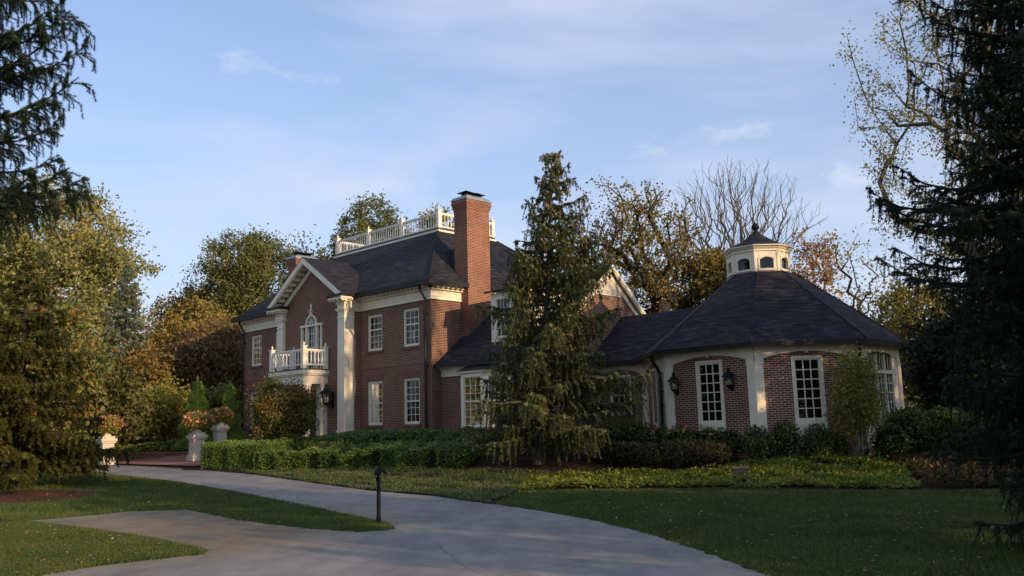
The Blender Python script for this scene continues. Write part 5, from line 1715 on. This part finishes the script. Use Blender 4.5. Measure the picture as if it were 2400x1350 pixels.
def clipped_hedge(name, label, cat, pts, w, h, nleaf, lsize, mat, seed, group=None, rough=.035):
    """clipped box hedge: leaves over the top and sides of an extruded strip, with a dark core"""
    rng = np.random.default_rng(seed)
    mid = pts[len(pts) // 2]; org = np.array([mid[0], mid[1], gz(*mid)])
    t = thing(name, tuple(org), label, cat, 0, group)
    seg = [(np.array(a), np.array(b)) for a, b in zip(pts[:-1], pts[1:])]; Ls = np.array([np.linalg.norm(b - a) for a, b in seg])
    P = []; 
    for (a, b), L in zip(seg, Ls):
        n = int(nleaf * L / Ls.sum()); d = (b - a) / L; nn = np.array([-d[1], d[0]])
        s = rng.uniform(-w * .0, L, n); per = w + 2 * h
        q = rng.uniform(0, per, n)
        off = np.where(q < h, -w / 2, np.where(q < h + w, q - h - w / 2, w / 2)); z = np.where(q < h, q, np.where(q < h + w, h, per - q))
        # rounded shoulders
        e = np.abs(off) / (w / 2); z = np.where(z > h * .8, z - .08 * e ** 4 * h, z)
        r = 1 - .16 * rng.uniform(0, 1, n) ** 2
        wob = rough * np.sin(s * 3.1 + seed) + rough * .8 * np.sin(s * 7.3 + off * 6)
        xy = a + d * s[:, None] + nn * (off * r + wob)[:, None]
        P.append(np.column_stack([xy, ground(xy[:, 0], xy[:, 1]) + z * r + wob * .8 + rng.normal(0, .02, n)]))
    for p, dd in ((pts[0], -1), (pts[-1], 1)):
        n = int(nleaf * w / (Ls.sum() * 2.2)); q = rng.uniform(-w / 2, w / 2, n); z = rng.uniform(0, h, n)
        a, b = (seg[0] if dd < 0 else seg[-1]); d = (b - a) / np.linalg.norm(b - a); nn = np.array([-d[1], d[0]])
        bul = (w * .28) * np.sqrt(np.clip(1 - (q / (w / 2)) ** 2, 0, 1))
        xy = np.array(p) + nn * q[:, None] + d * (dd * bul * rng.uniform(.85, 1, n))[:, None]
        P.append(np.column_stack([xy, ground(xy[:, 0], xy[:, 1]) + z]))
    V, F = leaves(np.vstack(P) - org, lsize, rng, droop=-.1, flat=.1)
    np_mesh("foliage", V, F, mat, t)
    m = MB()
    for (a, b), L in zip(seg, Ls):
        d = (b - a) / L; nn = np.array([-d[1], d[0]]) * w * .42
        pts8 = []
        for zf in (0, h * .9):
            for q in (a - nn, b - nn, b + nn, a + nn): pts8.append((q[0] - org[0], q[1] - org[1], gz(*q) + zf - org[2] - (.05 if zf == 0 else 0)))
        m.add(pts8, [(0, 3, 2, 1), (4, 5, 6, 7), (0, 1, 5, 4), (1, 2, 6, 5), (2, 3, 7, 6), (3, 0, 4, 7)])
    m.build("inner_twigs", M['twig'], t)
    return t


clipped_hedge("box_hedge", "broad clipped box hedge with a sunlit top at the corner of the driveway", "hedge", [(-11.0, 33.0), (-8.9, 31.9)], 1.9, .92, 20000, .055, LF['box'], 101)
clipped_hedge("box_hedge", "long low hedge of rounded box along the ground cover, left of the spruce", "hedge", [(-9.0, 31.3), (-6.5, 30.5), (-4.2, 29.3), (-2.1, 27.7)], .95, .62, 26000, .055, LF['box'], 102, rough=.07)
shrub("box_ball", "dark rounded box bush at the right end of the low hedge", "shrub", [E_(-1.75, 27.35, .66, .5, .5)], 5000, .055, LF['yew'], 103)
clipped_hedge("box_hedge", "second clipped hedge running back toward the porch", "hedge", [(-9.4, 33.6), (-7.2, 35.0), (-6.2, 35.6)], 1.2, .62, 11000, .06, LF['box'], 104)
rngs = np.random.default_rng(9)
B = [E_(x, y, h, .8, .7) for x, y, h in ((-6.9, 34.0, .62), (-6.1, 33.4, .72), (-5.2, 32.8, .74), (-4.3, 32.3, .70), (-3.5, 31.8, .72), (-2.7, 31.2, .68), (-2.0, 30.6, .66), (-1.3, 30.0, .6))]
shrub("yew_shrub", "long mass of soft yew under the facade windows", "shrub", B, 34000, .07, LF['yew'], 105)
B = [E_(x, y, h, .6, .55) for x, y, h in ((-5.3, 31.3, .5), (-4.4, 30.7, .55), (-3.5, 30.1, .55), (-2.6, 29.4, .5))]
shrub("yew_shrub", "lower dark shrub row between the yew mass and the low hedge", "shrub", B, 15000, .065, LF['yew'], 106)
shrub("hosta_clump", "yellow-green hosta clump behind the low hedge", "plant", [E_(-7.2, 32.1, .62, .75, .45), E_(-6.3, 31.8, .55, .55, .4)], 1100, .26, LF['lime'], 107, shell=.6, core=False)
shrub("hosta_clump", "small yellowing plant clump beside the central spruce", "plant", [E_(-1.3, 28.4, .8, .4, .35)], 500, .14, LF['gold'], 108, shell=.6, core=False)

# in front of the link and rotunda
B = [E_(x, y, h, .75, .65) for x, y, h in ((3.2, 29.6, .85), (3.9, 29.1, .95), (4.6, 28.5, .95), (5.3, 27.9, .95), (6.0, 27.3, .95), (6.5, 26.9, .9))]
shrub("rose_hedge", "loose green rose hedge under the shaded rotunda window", "shrub", B, 17000, .085, LF['shrub'], 110, shell=.45)
B = [E_(x, y, h, .6, .6) for x, y, h in ((2.9, 26.6, .6), (3.5, 26.3, .68), (4.1, 26.2, .7), (4.7, 26.1, .72), (5.3, 26.0, .66), (5.75, 25.9, .55))]
shrub("barberry_hedge", "dark rusty shrub row behind the bright ground cover", "shrub", B, 19000, .07, LF['rust'], 111, shell=.4)
for i, (x, y, h, r, lab) in enumerate([(7.05, 25.75, 1.0, .42, "open green shrub against the white corner pilaster of the rotunda"), (7.82, 25.5, 1.12, .45, "full green shrub left of the white window panel"),
                                       (8.72, 25.4, 1.02, .45, "green shrub right of the white window panel"), (10.75, 25.3, 1.05, .52, "olive shrub between the small multi-stemmed tree and the dark hedge"), (9.35, 25.9, .7, .4, "low dark shrub behind the small multi-stemmed tree")]):
    shrub("shrub", lab, "shrub", [E_(x, y, h, r, r * .9)], 2600, .085, LF['shrub'], 112 + i, group="shrubs along the rotunda base", shell=.75, core=(i in (1, 3)))
B = [E_(x, y, h, 1.0, .8) for x, y, h in ((12.2, 27.2, 1.3), (13.2, 27.0, 1.4), (14.2, 26.6, 1.4), (15.3, 26.2, 1.4))]
shrub("laurel_hedge", "dark evergreen hedge right of the rotunda", "hedge", B, 20000, .10, LF['yew'], 120)

# small multi-stemmed tree
tp = envelope((9.9, 25.1, 2.15), (.85, .8, 1.25), 90, np.random.default_rng(8), hollow=.1)
tt_ = thing("small_tree", (9.8, 25.15, gz(9.8, 25.15) - .03), "slender multi-stemmed young tree with green leaves in front of the rotunda", "tree")
_o = np.array([9.8, 25.15, gz(9.8, 25.15) - .03]); _r8 = np.random.default_rng(81); allseg = []; nds = []; 
for k in range(6):
    sel = tp[k::6]; a = k * 1.05; f = _o + np.array([math.cos(a) * .28, math.sin(a) * .2, .85])
    sg, nodes_, ends_, par_ = grow(_o + np.array([math.cos(a) * .05, math.sin(a) * .05, 0]), f, sel, _r8, .022, .04, .3, tip_r=.004)
    allseg += [(p - _o, q - _o, r0, r1) for p, q, r0, r1 in sg]; nds.append(nodes_[ends_])
V, F = tubes(allseg, 5); np_mesh("trunk", V, F, M['bark_grey'], tt_, smooth=True)
nds = np.vstack(nds); k = _r8.integers(0, len(nds), 7500); V, F = leaves(nds[k] - _o + _r8.normal(0, .17, (7500, 3)), .08, _r8, .3); np_mesh("crown", V, F, LF['lime'], tt_)

tree("japanese_maple", "small maple turning orange in front of the porch", "tree", (-9.0, 34.6), (-9.1, 34.5, 2.35), (1.28, 1.25, 1.5), 220, 26000, .085, .20, LF['maple'], M['bark_dark'], .07, 140, hollow=.2, tip_r=.006, step=.35, fork=(-9.0, 34.6, 1.15), lumps=8)


# ------------------------------------------------------------------ ground covers, grass, litter
def cover(name, poly, h, n, size, mat, seed, label, off=0.0, up=.2, dens_fn=None, ratio=.6):
    rng = np.random.default_rng(seed); A = np.array(poly); lo, hi = A.min(0), A.max(0)
    P = rng.uniform(lo, hi, (n * 3, 2)); P = P[inpoly(P[:, 0], P[:, 1], poly)][:n]
    pt = np.sin(P[:, 0] * 1.9 + np.sin(P[:, 1] * 1.3)) * np.cos(P[:, 1] * 2.3 + .7 * np.sin(P[:, 0] * 2.9))
    P = P[pt + rng.normal(0, .45, len(P)) > -.35]
    hh = h * (.65 + .35 * np.sin(P[:, 0] * 3.1) * np.cos(P[:, 1] * 2.7))
    Z = ground(P[:, 0], P[:, 1]) + off + hh * rng.uniform(.25, 1, len(P)) ** .6
    V, F = leaves(np.column_stack([P, Z]), size, rng, droop=-up, flat=.55, ratio=ratio)
    o = np_mesh(name, V, F, mat); o["kind"] = "stuff"; o["label"] = label
    return o


pachy = [(-0.05, 21.3), (0.25, 22.0), (1.96, 21.8), (4.95, 21.2), (7.53, 20.1), (9.0, 19.8), (9.6, 21.5), (10.6, 24.2), (10.4, 25.0), (8.58, 25.6), (6.7, 25.2), (6.0, 24.9), (5.84, 24.9), (2.57, 25.1), (1.42, 24.6), (0.32, 23.6)]
cover("ground_cover", pachy, .22, 36000, .10, LF['pachy'], 201, "bright yellow-green ground cover between the lawn and the rotunda", ratio=.5)
vinca = [(-9.5, 30.3), (-8.65, 29.0), (-5.88, 25.5), (-3.72, 22.86), (-2.0, 21.2), (-0.62, 19.05), (-0.25, 21.0), (0.15, 22.2), (0.2, 24), (1.2, 25.0), (0, 25.7), (-1.17, 26.4), (-2.86, 27.9), (-5, 29.5), (-7.84, 30.4)]
cover("ground_cover", vinca, .10, 90000, .048, LF['vinca'], 202, "dull green low ground cover along the driveway edge", ratio=.5)
fernp = [(9.2, 19.6), (13.5, 18.8), (14.5, 22), (12.5, 25.5), (10.6, 25.1), (10.4, 23.2)]
cover("perennial_bed", fernp, .38, 14000, .14, LF['fern'], 203, "browning perennials at the right end of the bed", ratio=.35)


def pink_flowers(poly_pts, name, label, size, seed, spread):
    rng = np.random.default_rng(seed); P = []
    for (x, y, z) in poly_pts:
        P.append(np.array([x, y, z]) + rng.normal(0, spread, (9, 3)))
    V, F = leaves(np.vstack(P), size, rng, droop=-.4, ratio=.9)
    o = np_mesh(name, V, F, LF['pink']); o["kind"] = "stuff"; o["label"] = label


pink_flowers([(4.45, 27.9, gz(4.5, 28) + .95), (4.9, 27.75, gz(4.9, 27.8) + .93), (5.3, 27.3, gz(5.3, 27.3) + 1.0), (5.9, 26.5, 1.2)], "roses", "few pink roses in the hedge under the shaded rotunda window", .06, 7, .03)
pink_flowers([(-18.0 + .28 * k, 44.3 - .1 * k, 1.45 + .1 * math.sin(k * 2)) for k in range(8)], "impatiens", "pink and white flowers in the shade behind the far hedge", .10, 8, .12)


def grass(poly_list, n, seed):
    rng = np.random.default_rng(seed); P = []
    for poly in poly_list:
        A = np.array(poly); lo, hi = A.min(0), A.max(0); lo = np.maximum(lo, [-22, 7.5]); hi = np.minimum(hi, [14, 40])
        Y = lo[1] + (hi[1] - lo[1]) * rng.uniform(0, 1, n) ** 1.5; X = rng.uniform(lo[0], hi[0], n)
        ok = inpoly(X, Y, poly) & (np.abs(X) < Y * .64 + .6) & ~inpoly(X, Y, mulchL) ; P.append(np.column_stack([X[ok], Y[ok]]))
    P = np.vstack(P); m = len(P)
    P = P + rng.normal(0, .03, P.shape)
    dist = P[:, 1:2]
    h = rng.uniform(.028, .06, (m, 1)); w = .0045 * (1 + dist / 12)
    a = rng.uniform(0, 6.283, (m, 1)); dx = np.cos(a) * w; dy = np.sin(a) * w
    z = ground(P[:, 0], P[:, 1])[:, None] - .004
    b = np.column_stack([P, z]); tip = b + np.column_stack([rng.normal(0, .018, (m, 2)), h])
    V = np.stack([b - np.column_stack([dx, dy, 0 * dx]), b + np.column_stack([dx, dy, 0 * dx]), tip], 1).reshape(-1, 3)
    o = np_mesh("grass", V, np.arange(3 * m).reshape(m, 3), LF['grass']); o["kind"] = "stuff"; o["label"] = "short mown lawn grass on both sides of the driveway"


grass([lawn_right], 330000, 301)
o_ = bpy.data.objects["grass"]
grass([lawn_strip, lawn_low], 420000, 302)
bpy.data.objects["grass.001"]["label"] = "short mown grass of the lawns left of the driveway"
o_["label"] = "short mown grass of the shaded lawn right of the driveway"


def litter(polys, n, seed, off, size, name, label):
    rng = np.random.default_rng(seed); P = []
    for poly in polys:
        A = np.array(poly); lo, hi = np.maximum(A.min(0), [-22, 8]), np.minimum(A.max(0), [14, 40]); q = rng.uniform(lo, hi, (n, 2)); q = q[inpoly(q[:, 0], q[:, 1], poly)]; P.append(q)
    P = np.vstack(P); Z = ground(P[:, 0], P[:, 1]) + off
    V, F = leaves(np.column_stack([P, Z]), size, rng, droop=0, flat=.9, ratio=.8, svar=.5)
    V[:, 2] = np.maximum(V[:, 2], np.repeat(Z, 4) - .004)
    o = np_mesh(name, V, F, LF['litter']); o["kind"] = "stuff"; o["label"] = label


litter([lawn_right], 1500, 311, .045, .05, "fallen_leaves", "fallen leaves scattered over the right lawn")
litter([lawn_strip, lawn_low], 1900, 312, .045, .055, "fallen_leaves", "fallen leaves scattered over the left lawns")
litter([[(-8, 12), (2, 12), (0, 19), (-7, 26), (-12, 31), (-8, 22)]], 70, 313, .03, .05, "fallen_leaves", "few fallen leaves lying on the driveway")
litter([mulchL], 500, 314, .03, .055, "fallen_leaves", "leaf litter on the mulch under the left spruce")

# ------------------------------------------------------------------ topiary, urns, piers, walls


def spiral_topiary(x, y, z0, h, r, label, seed):
    t = thing("spiral_topiary", (x, y, z0), label, "topiary", 0, "spiral topiaries on the terrace")
    rng = np.random.default_rng(seed)
    m = MB(); m.lathe(0, 0, [(.05, 0), (.04, h * .6), (.015, h * .97)], 8); m.build("trunk", M['bark'], t)
    n = 17000; q = 1 - np.sqrt(1 - rng.uniform(0, 1, n) * .985); ph = rng.uniform(0, 2 * math.pi, n); turns = 4.6
    Rz = r * (1 - q) ** .9 + .03
    pz = np.mod(ph / (2 * math.pi) - turns * q ** 1.1, 1.0)
    bump = np.sqrt(np.clip(np.sin(math.pi * pz), 0, 1))
    rr = Rz * (.36 + .66 * bump) * rng.uniform(.93, 1.03, n)
    P = np.column_stack([np.cos(ph) * rr, np.sin(ph) * rr, .1 + q * (h - .1) + rng.normal(0, .01, n)])
    V, F = leaves(P, .055, rng, -.1); np_mesh("foliage", V, F, LF['topiary'], t)
    m = MB(); m.lathe(0, 0, [(r * .32, .1), (r * .26, h * .25), (r * .17, h * .5), (r * .09, h * .75), (.02, h * .95)], 10)
    m.build("inner_foliage", LF['topiary'], t)


spiral_topiary(-15.2, 41.6, gz(-15.2, 41.6) + .05, 3.75, 1.0, "tallest spiral topiary, standing behind the flower urn on the stone pier", 401)
spiral_topiary(-13.9, 42.4, gz(-13.9, 42.4) + .05, 3.35, .8, "slim spiral topiary nearest the mansion", 402)
spiral_topiary(-20.0, 42.6, gz(-20.0, 42.6) + .05, 3.7, .75, "spiral topiary farthest left, behind the low evergreen", 403)


def pier(x, y, w, h, label, rz):
    z0 = gz(x, y) + .05
    t = thing("stone_pier", (x, y, z0), label, "pier", rz, "stone piers carrying flower urns")
    m = MB(); a = w / 2
    m.box(-a - .06, a + .06, -a - .06, a + .06, 0, .22); m.frustum((-a - .04, a + .04, -a - .04, a + .04, .22), (-a, a, -a, a, .3)); m.build("base", M['stone'], t)
    m = MB(); m.box(-a, a, -a, a, .3, h - .22); m.build("shaft", M['stone'], t)
    m = MB(); m.box(-a - .05, a + .05, -a - .05, a + .05, h - .22, h - .15); m.box(-a - .09, a + .09, -a - .09, a + .09, h - .15, h - .04); m.box(-a - .02, a + .02, -a - .02, a + .02, h - .04, h + .06); m.box(-a + .1, a - .1, -a + .1, a - .1, h + .06, h + .14); m.build("cap", M['stone'], t)
    return z0 + h + .14


def urn(x, y, z, s, label, seed, nfl=200):
    t = thing("flower_urn", (x, y, z), label, "flower urn", 0, "urns of pink flowers")
    m = MB(lambda p: (p[0] * s, p[1] * s, p[2] * s)); m.lathe(0, 0, [(.16, 0), (.16, .04), (.07, .08), (.06, .14), (.12, .18), (.26, .28), (.33, .42), (.36, .45), (.30, .45), (.26, .40)], 14); m.build("bowl", M['stone'], t, smooth=False)
    rng = np.random.default_rng(seed); n = 3600
    d = rng.normal(size=(n, 3)); d /= np.linalg.norm(d, axis=1, keepdims=True)
    P = np.array([0, 0, .44 * s]) + d * rng.uniform(.4, 1, (n, 1)) ** .5 * np.array([.66, .66, .40]) * s
    V, F = leaves(P, .075, rng, .1); np_mesh("foliage", V, F, LF['lime'], t)
    d = rng.normal(size=(nfl, 3)); d[:, 2] = np.abs(d[:, 2]) * .8 - .25; d /= np.linalg.norm(d, axis=1, keepdims=True)
    P = np.array([.04, 0, .46 * s]) + d * np.array([.66, .66, .40]) * s
    V, F = leaves(P, .085, rng, -.1, ratio=.9); np_mesh("flowers", V, F, LF['pink'], t)["kind"] = "stuff"
    # trailing stems
    n = 260; a = rng.uniform(0, 6.28, n); q = rng.uniform(0, 1, n)
    P = np.column_stack([np.cos(a) * .4 * s, np.sin(a) * .4 * s, (.5 - q * .8) * s]); P = P[(np.sin(a * 3) > .5)]
    V, F = leaves(P, .08, rng, .8); np_mesh("trailing_vine", V, F, LF['blue'], t)


zt = pier(-13.55, 37.2, .47, 1.12, "stone pier at the corner of the brick terrace beside the box hedge", HROT)
urn(-13.55, 37.2, zt, .95, "urn overflowing with pink flowers on the terrace corner pier", 411)
zt = pier(-14.0, 41.4, .47, 1.05, "farther stone pier showing only its stepped cap above the hedge", HROT)
urn(-14.0, 41.4, zt, .85, "urn of red-pink flowers on the farther stone pier", 412, 130)
zt = pier(-17.25, 36.9, .47, 1.12, "stone pier half hidden behind the low evergreen boughs at left", HROT)
urn(-17.25, 36.9, zt, .9, "urn of pink flowers behind the left spruce boughs", 413)
clipped_hedge("box_hedge", "straight dark clipped hedge at the back of the brick terrace", "hedge", [(-20.6, 43.2), (-14.6, 41.2)], .8, .66, 12000, .07, LF['box'], 420)
# low brick wall in front of that hedge
t = thing("garden_wall", (-17.5, 41.6, gz(-17.5, 41.6)), "low red brick kerb wall in front of the far clipped hedge", "wall", math.atan2(-2.0, 6.0))
m = MB(); m.box(-2.6, 2.6, -.14, .14, -.3, .26); m.build("wall", M['brick'], t)
m = MB(); m.box(-2.63, 2.63, -.17, .17, .26, .32); m.build("coping", M['paving'], t)
t = thing("garden_wall", (-12.7, 36.4, gz(-12.7, 36.4)), "low brick kerb at the foot of the box hedge beside the pier", "wall", HROT)
m = MB(); m.box(-.4, 1.6, -.14, .14, -.3, .2); m.build("wall", M['brick'], t)
m = MB(); m.box(-.43, 1.63, -.17, .17, .2, .25); m.build("coping", M['paving'], t)

# ------------------------------------------------------------------ hitching post
t = thing("hitching_post", (-2.51, 15.99, 0), "black iron hitching post topped with a horse head at the lawn tip", "post", rad(8))
m = MB(); m.lathe(0, 0, [(.044, -.1), (.044, .10), (.036, .12), (.035, .50), (.034, .72), (.046, .735), (.046, .75), (.03, .765)], 12); m.build("post", M['black'], t, smooth=False)
m = MB()
pth = [(0, 0, .755), (-.008, 0, .80), (-.010, 0, .845), (.006, 0, .885), (.034, 0, .905), (.062, 0, .893), (.085, 0, .868), (.098, 0, .850)]
_hs = lambda p: (p[0] * 1.45, p[1] * 1.45, .735 + (p[2] - .755) * 1.35)
m.ring([_hs(p) for p in pth], [.040, .050, .054, .056, .052, .040, .031, .023], 10)
for s in (-1, 1): m.ring([_hs(p) for p in ((.006, s * .017, .915), (.002, s * .02, .935), (-.002, s * .021, .957))], [.014, .010, .002], 6)
m.ring([_hs(p) for p in ((-.040, 0, .80), (-.045, 0, .86), (-.028, 0, .905), (.0, 0, .925))], [.008, .016, .016, .007], 6)
hh_ = m.build("horse_head", M['black'], t, smooth=True)
m = MB(); m.ring([(.115 + .03 * math.cos(a), .0, .83 + .03 * math.sin(a)) for a in np.linspace(0, 2 * math.pi, 13)], .004, 5); m.build("ring", M['black'], hh_, smooth=True)

# small capped stone in the bed
t = thing("garden_marker", (5.84, 23.1, gz(5.84, 23.1)), "small grey capped stone box standing in the bright ground cover", "marker", rad(-10))
m = MB(); m.box(-.2, .2, -.14, .14, -.05, .30); m.build("body", mat_flat("grey_granite", (.04, .038, .036), .9), t, bevel=.01)
m = MB(); m.box(-.235, .235, -.17, .17, .30, .36); m.build("cap", mat_flat("grey_slab", (.065, .06, .058), .9), t, bevel=.008)
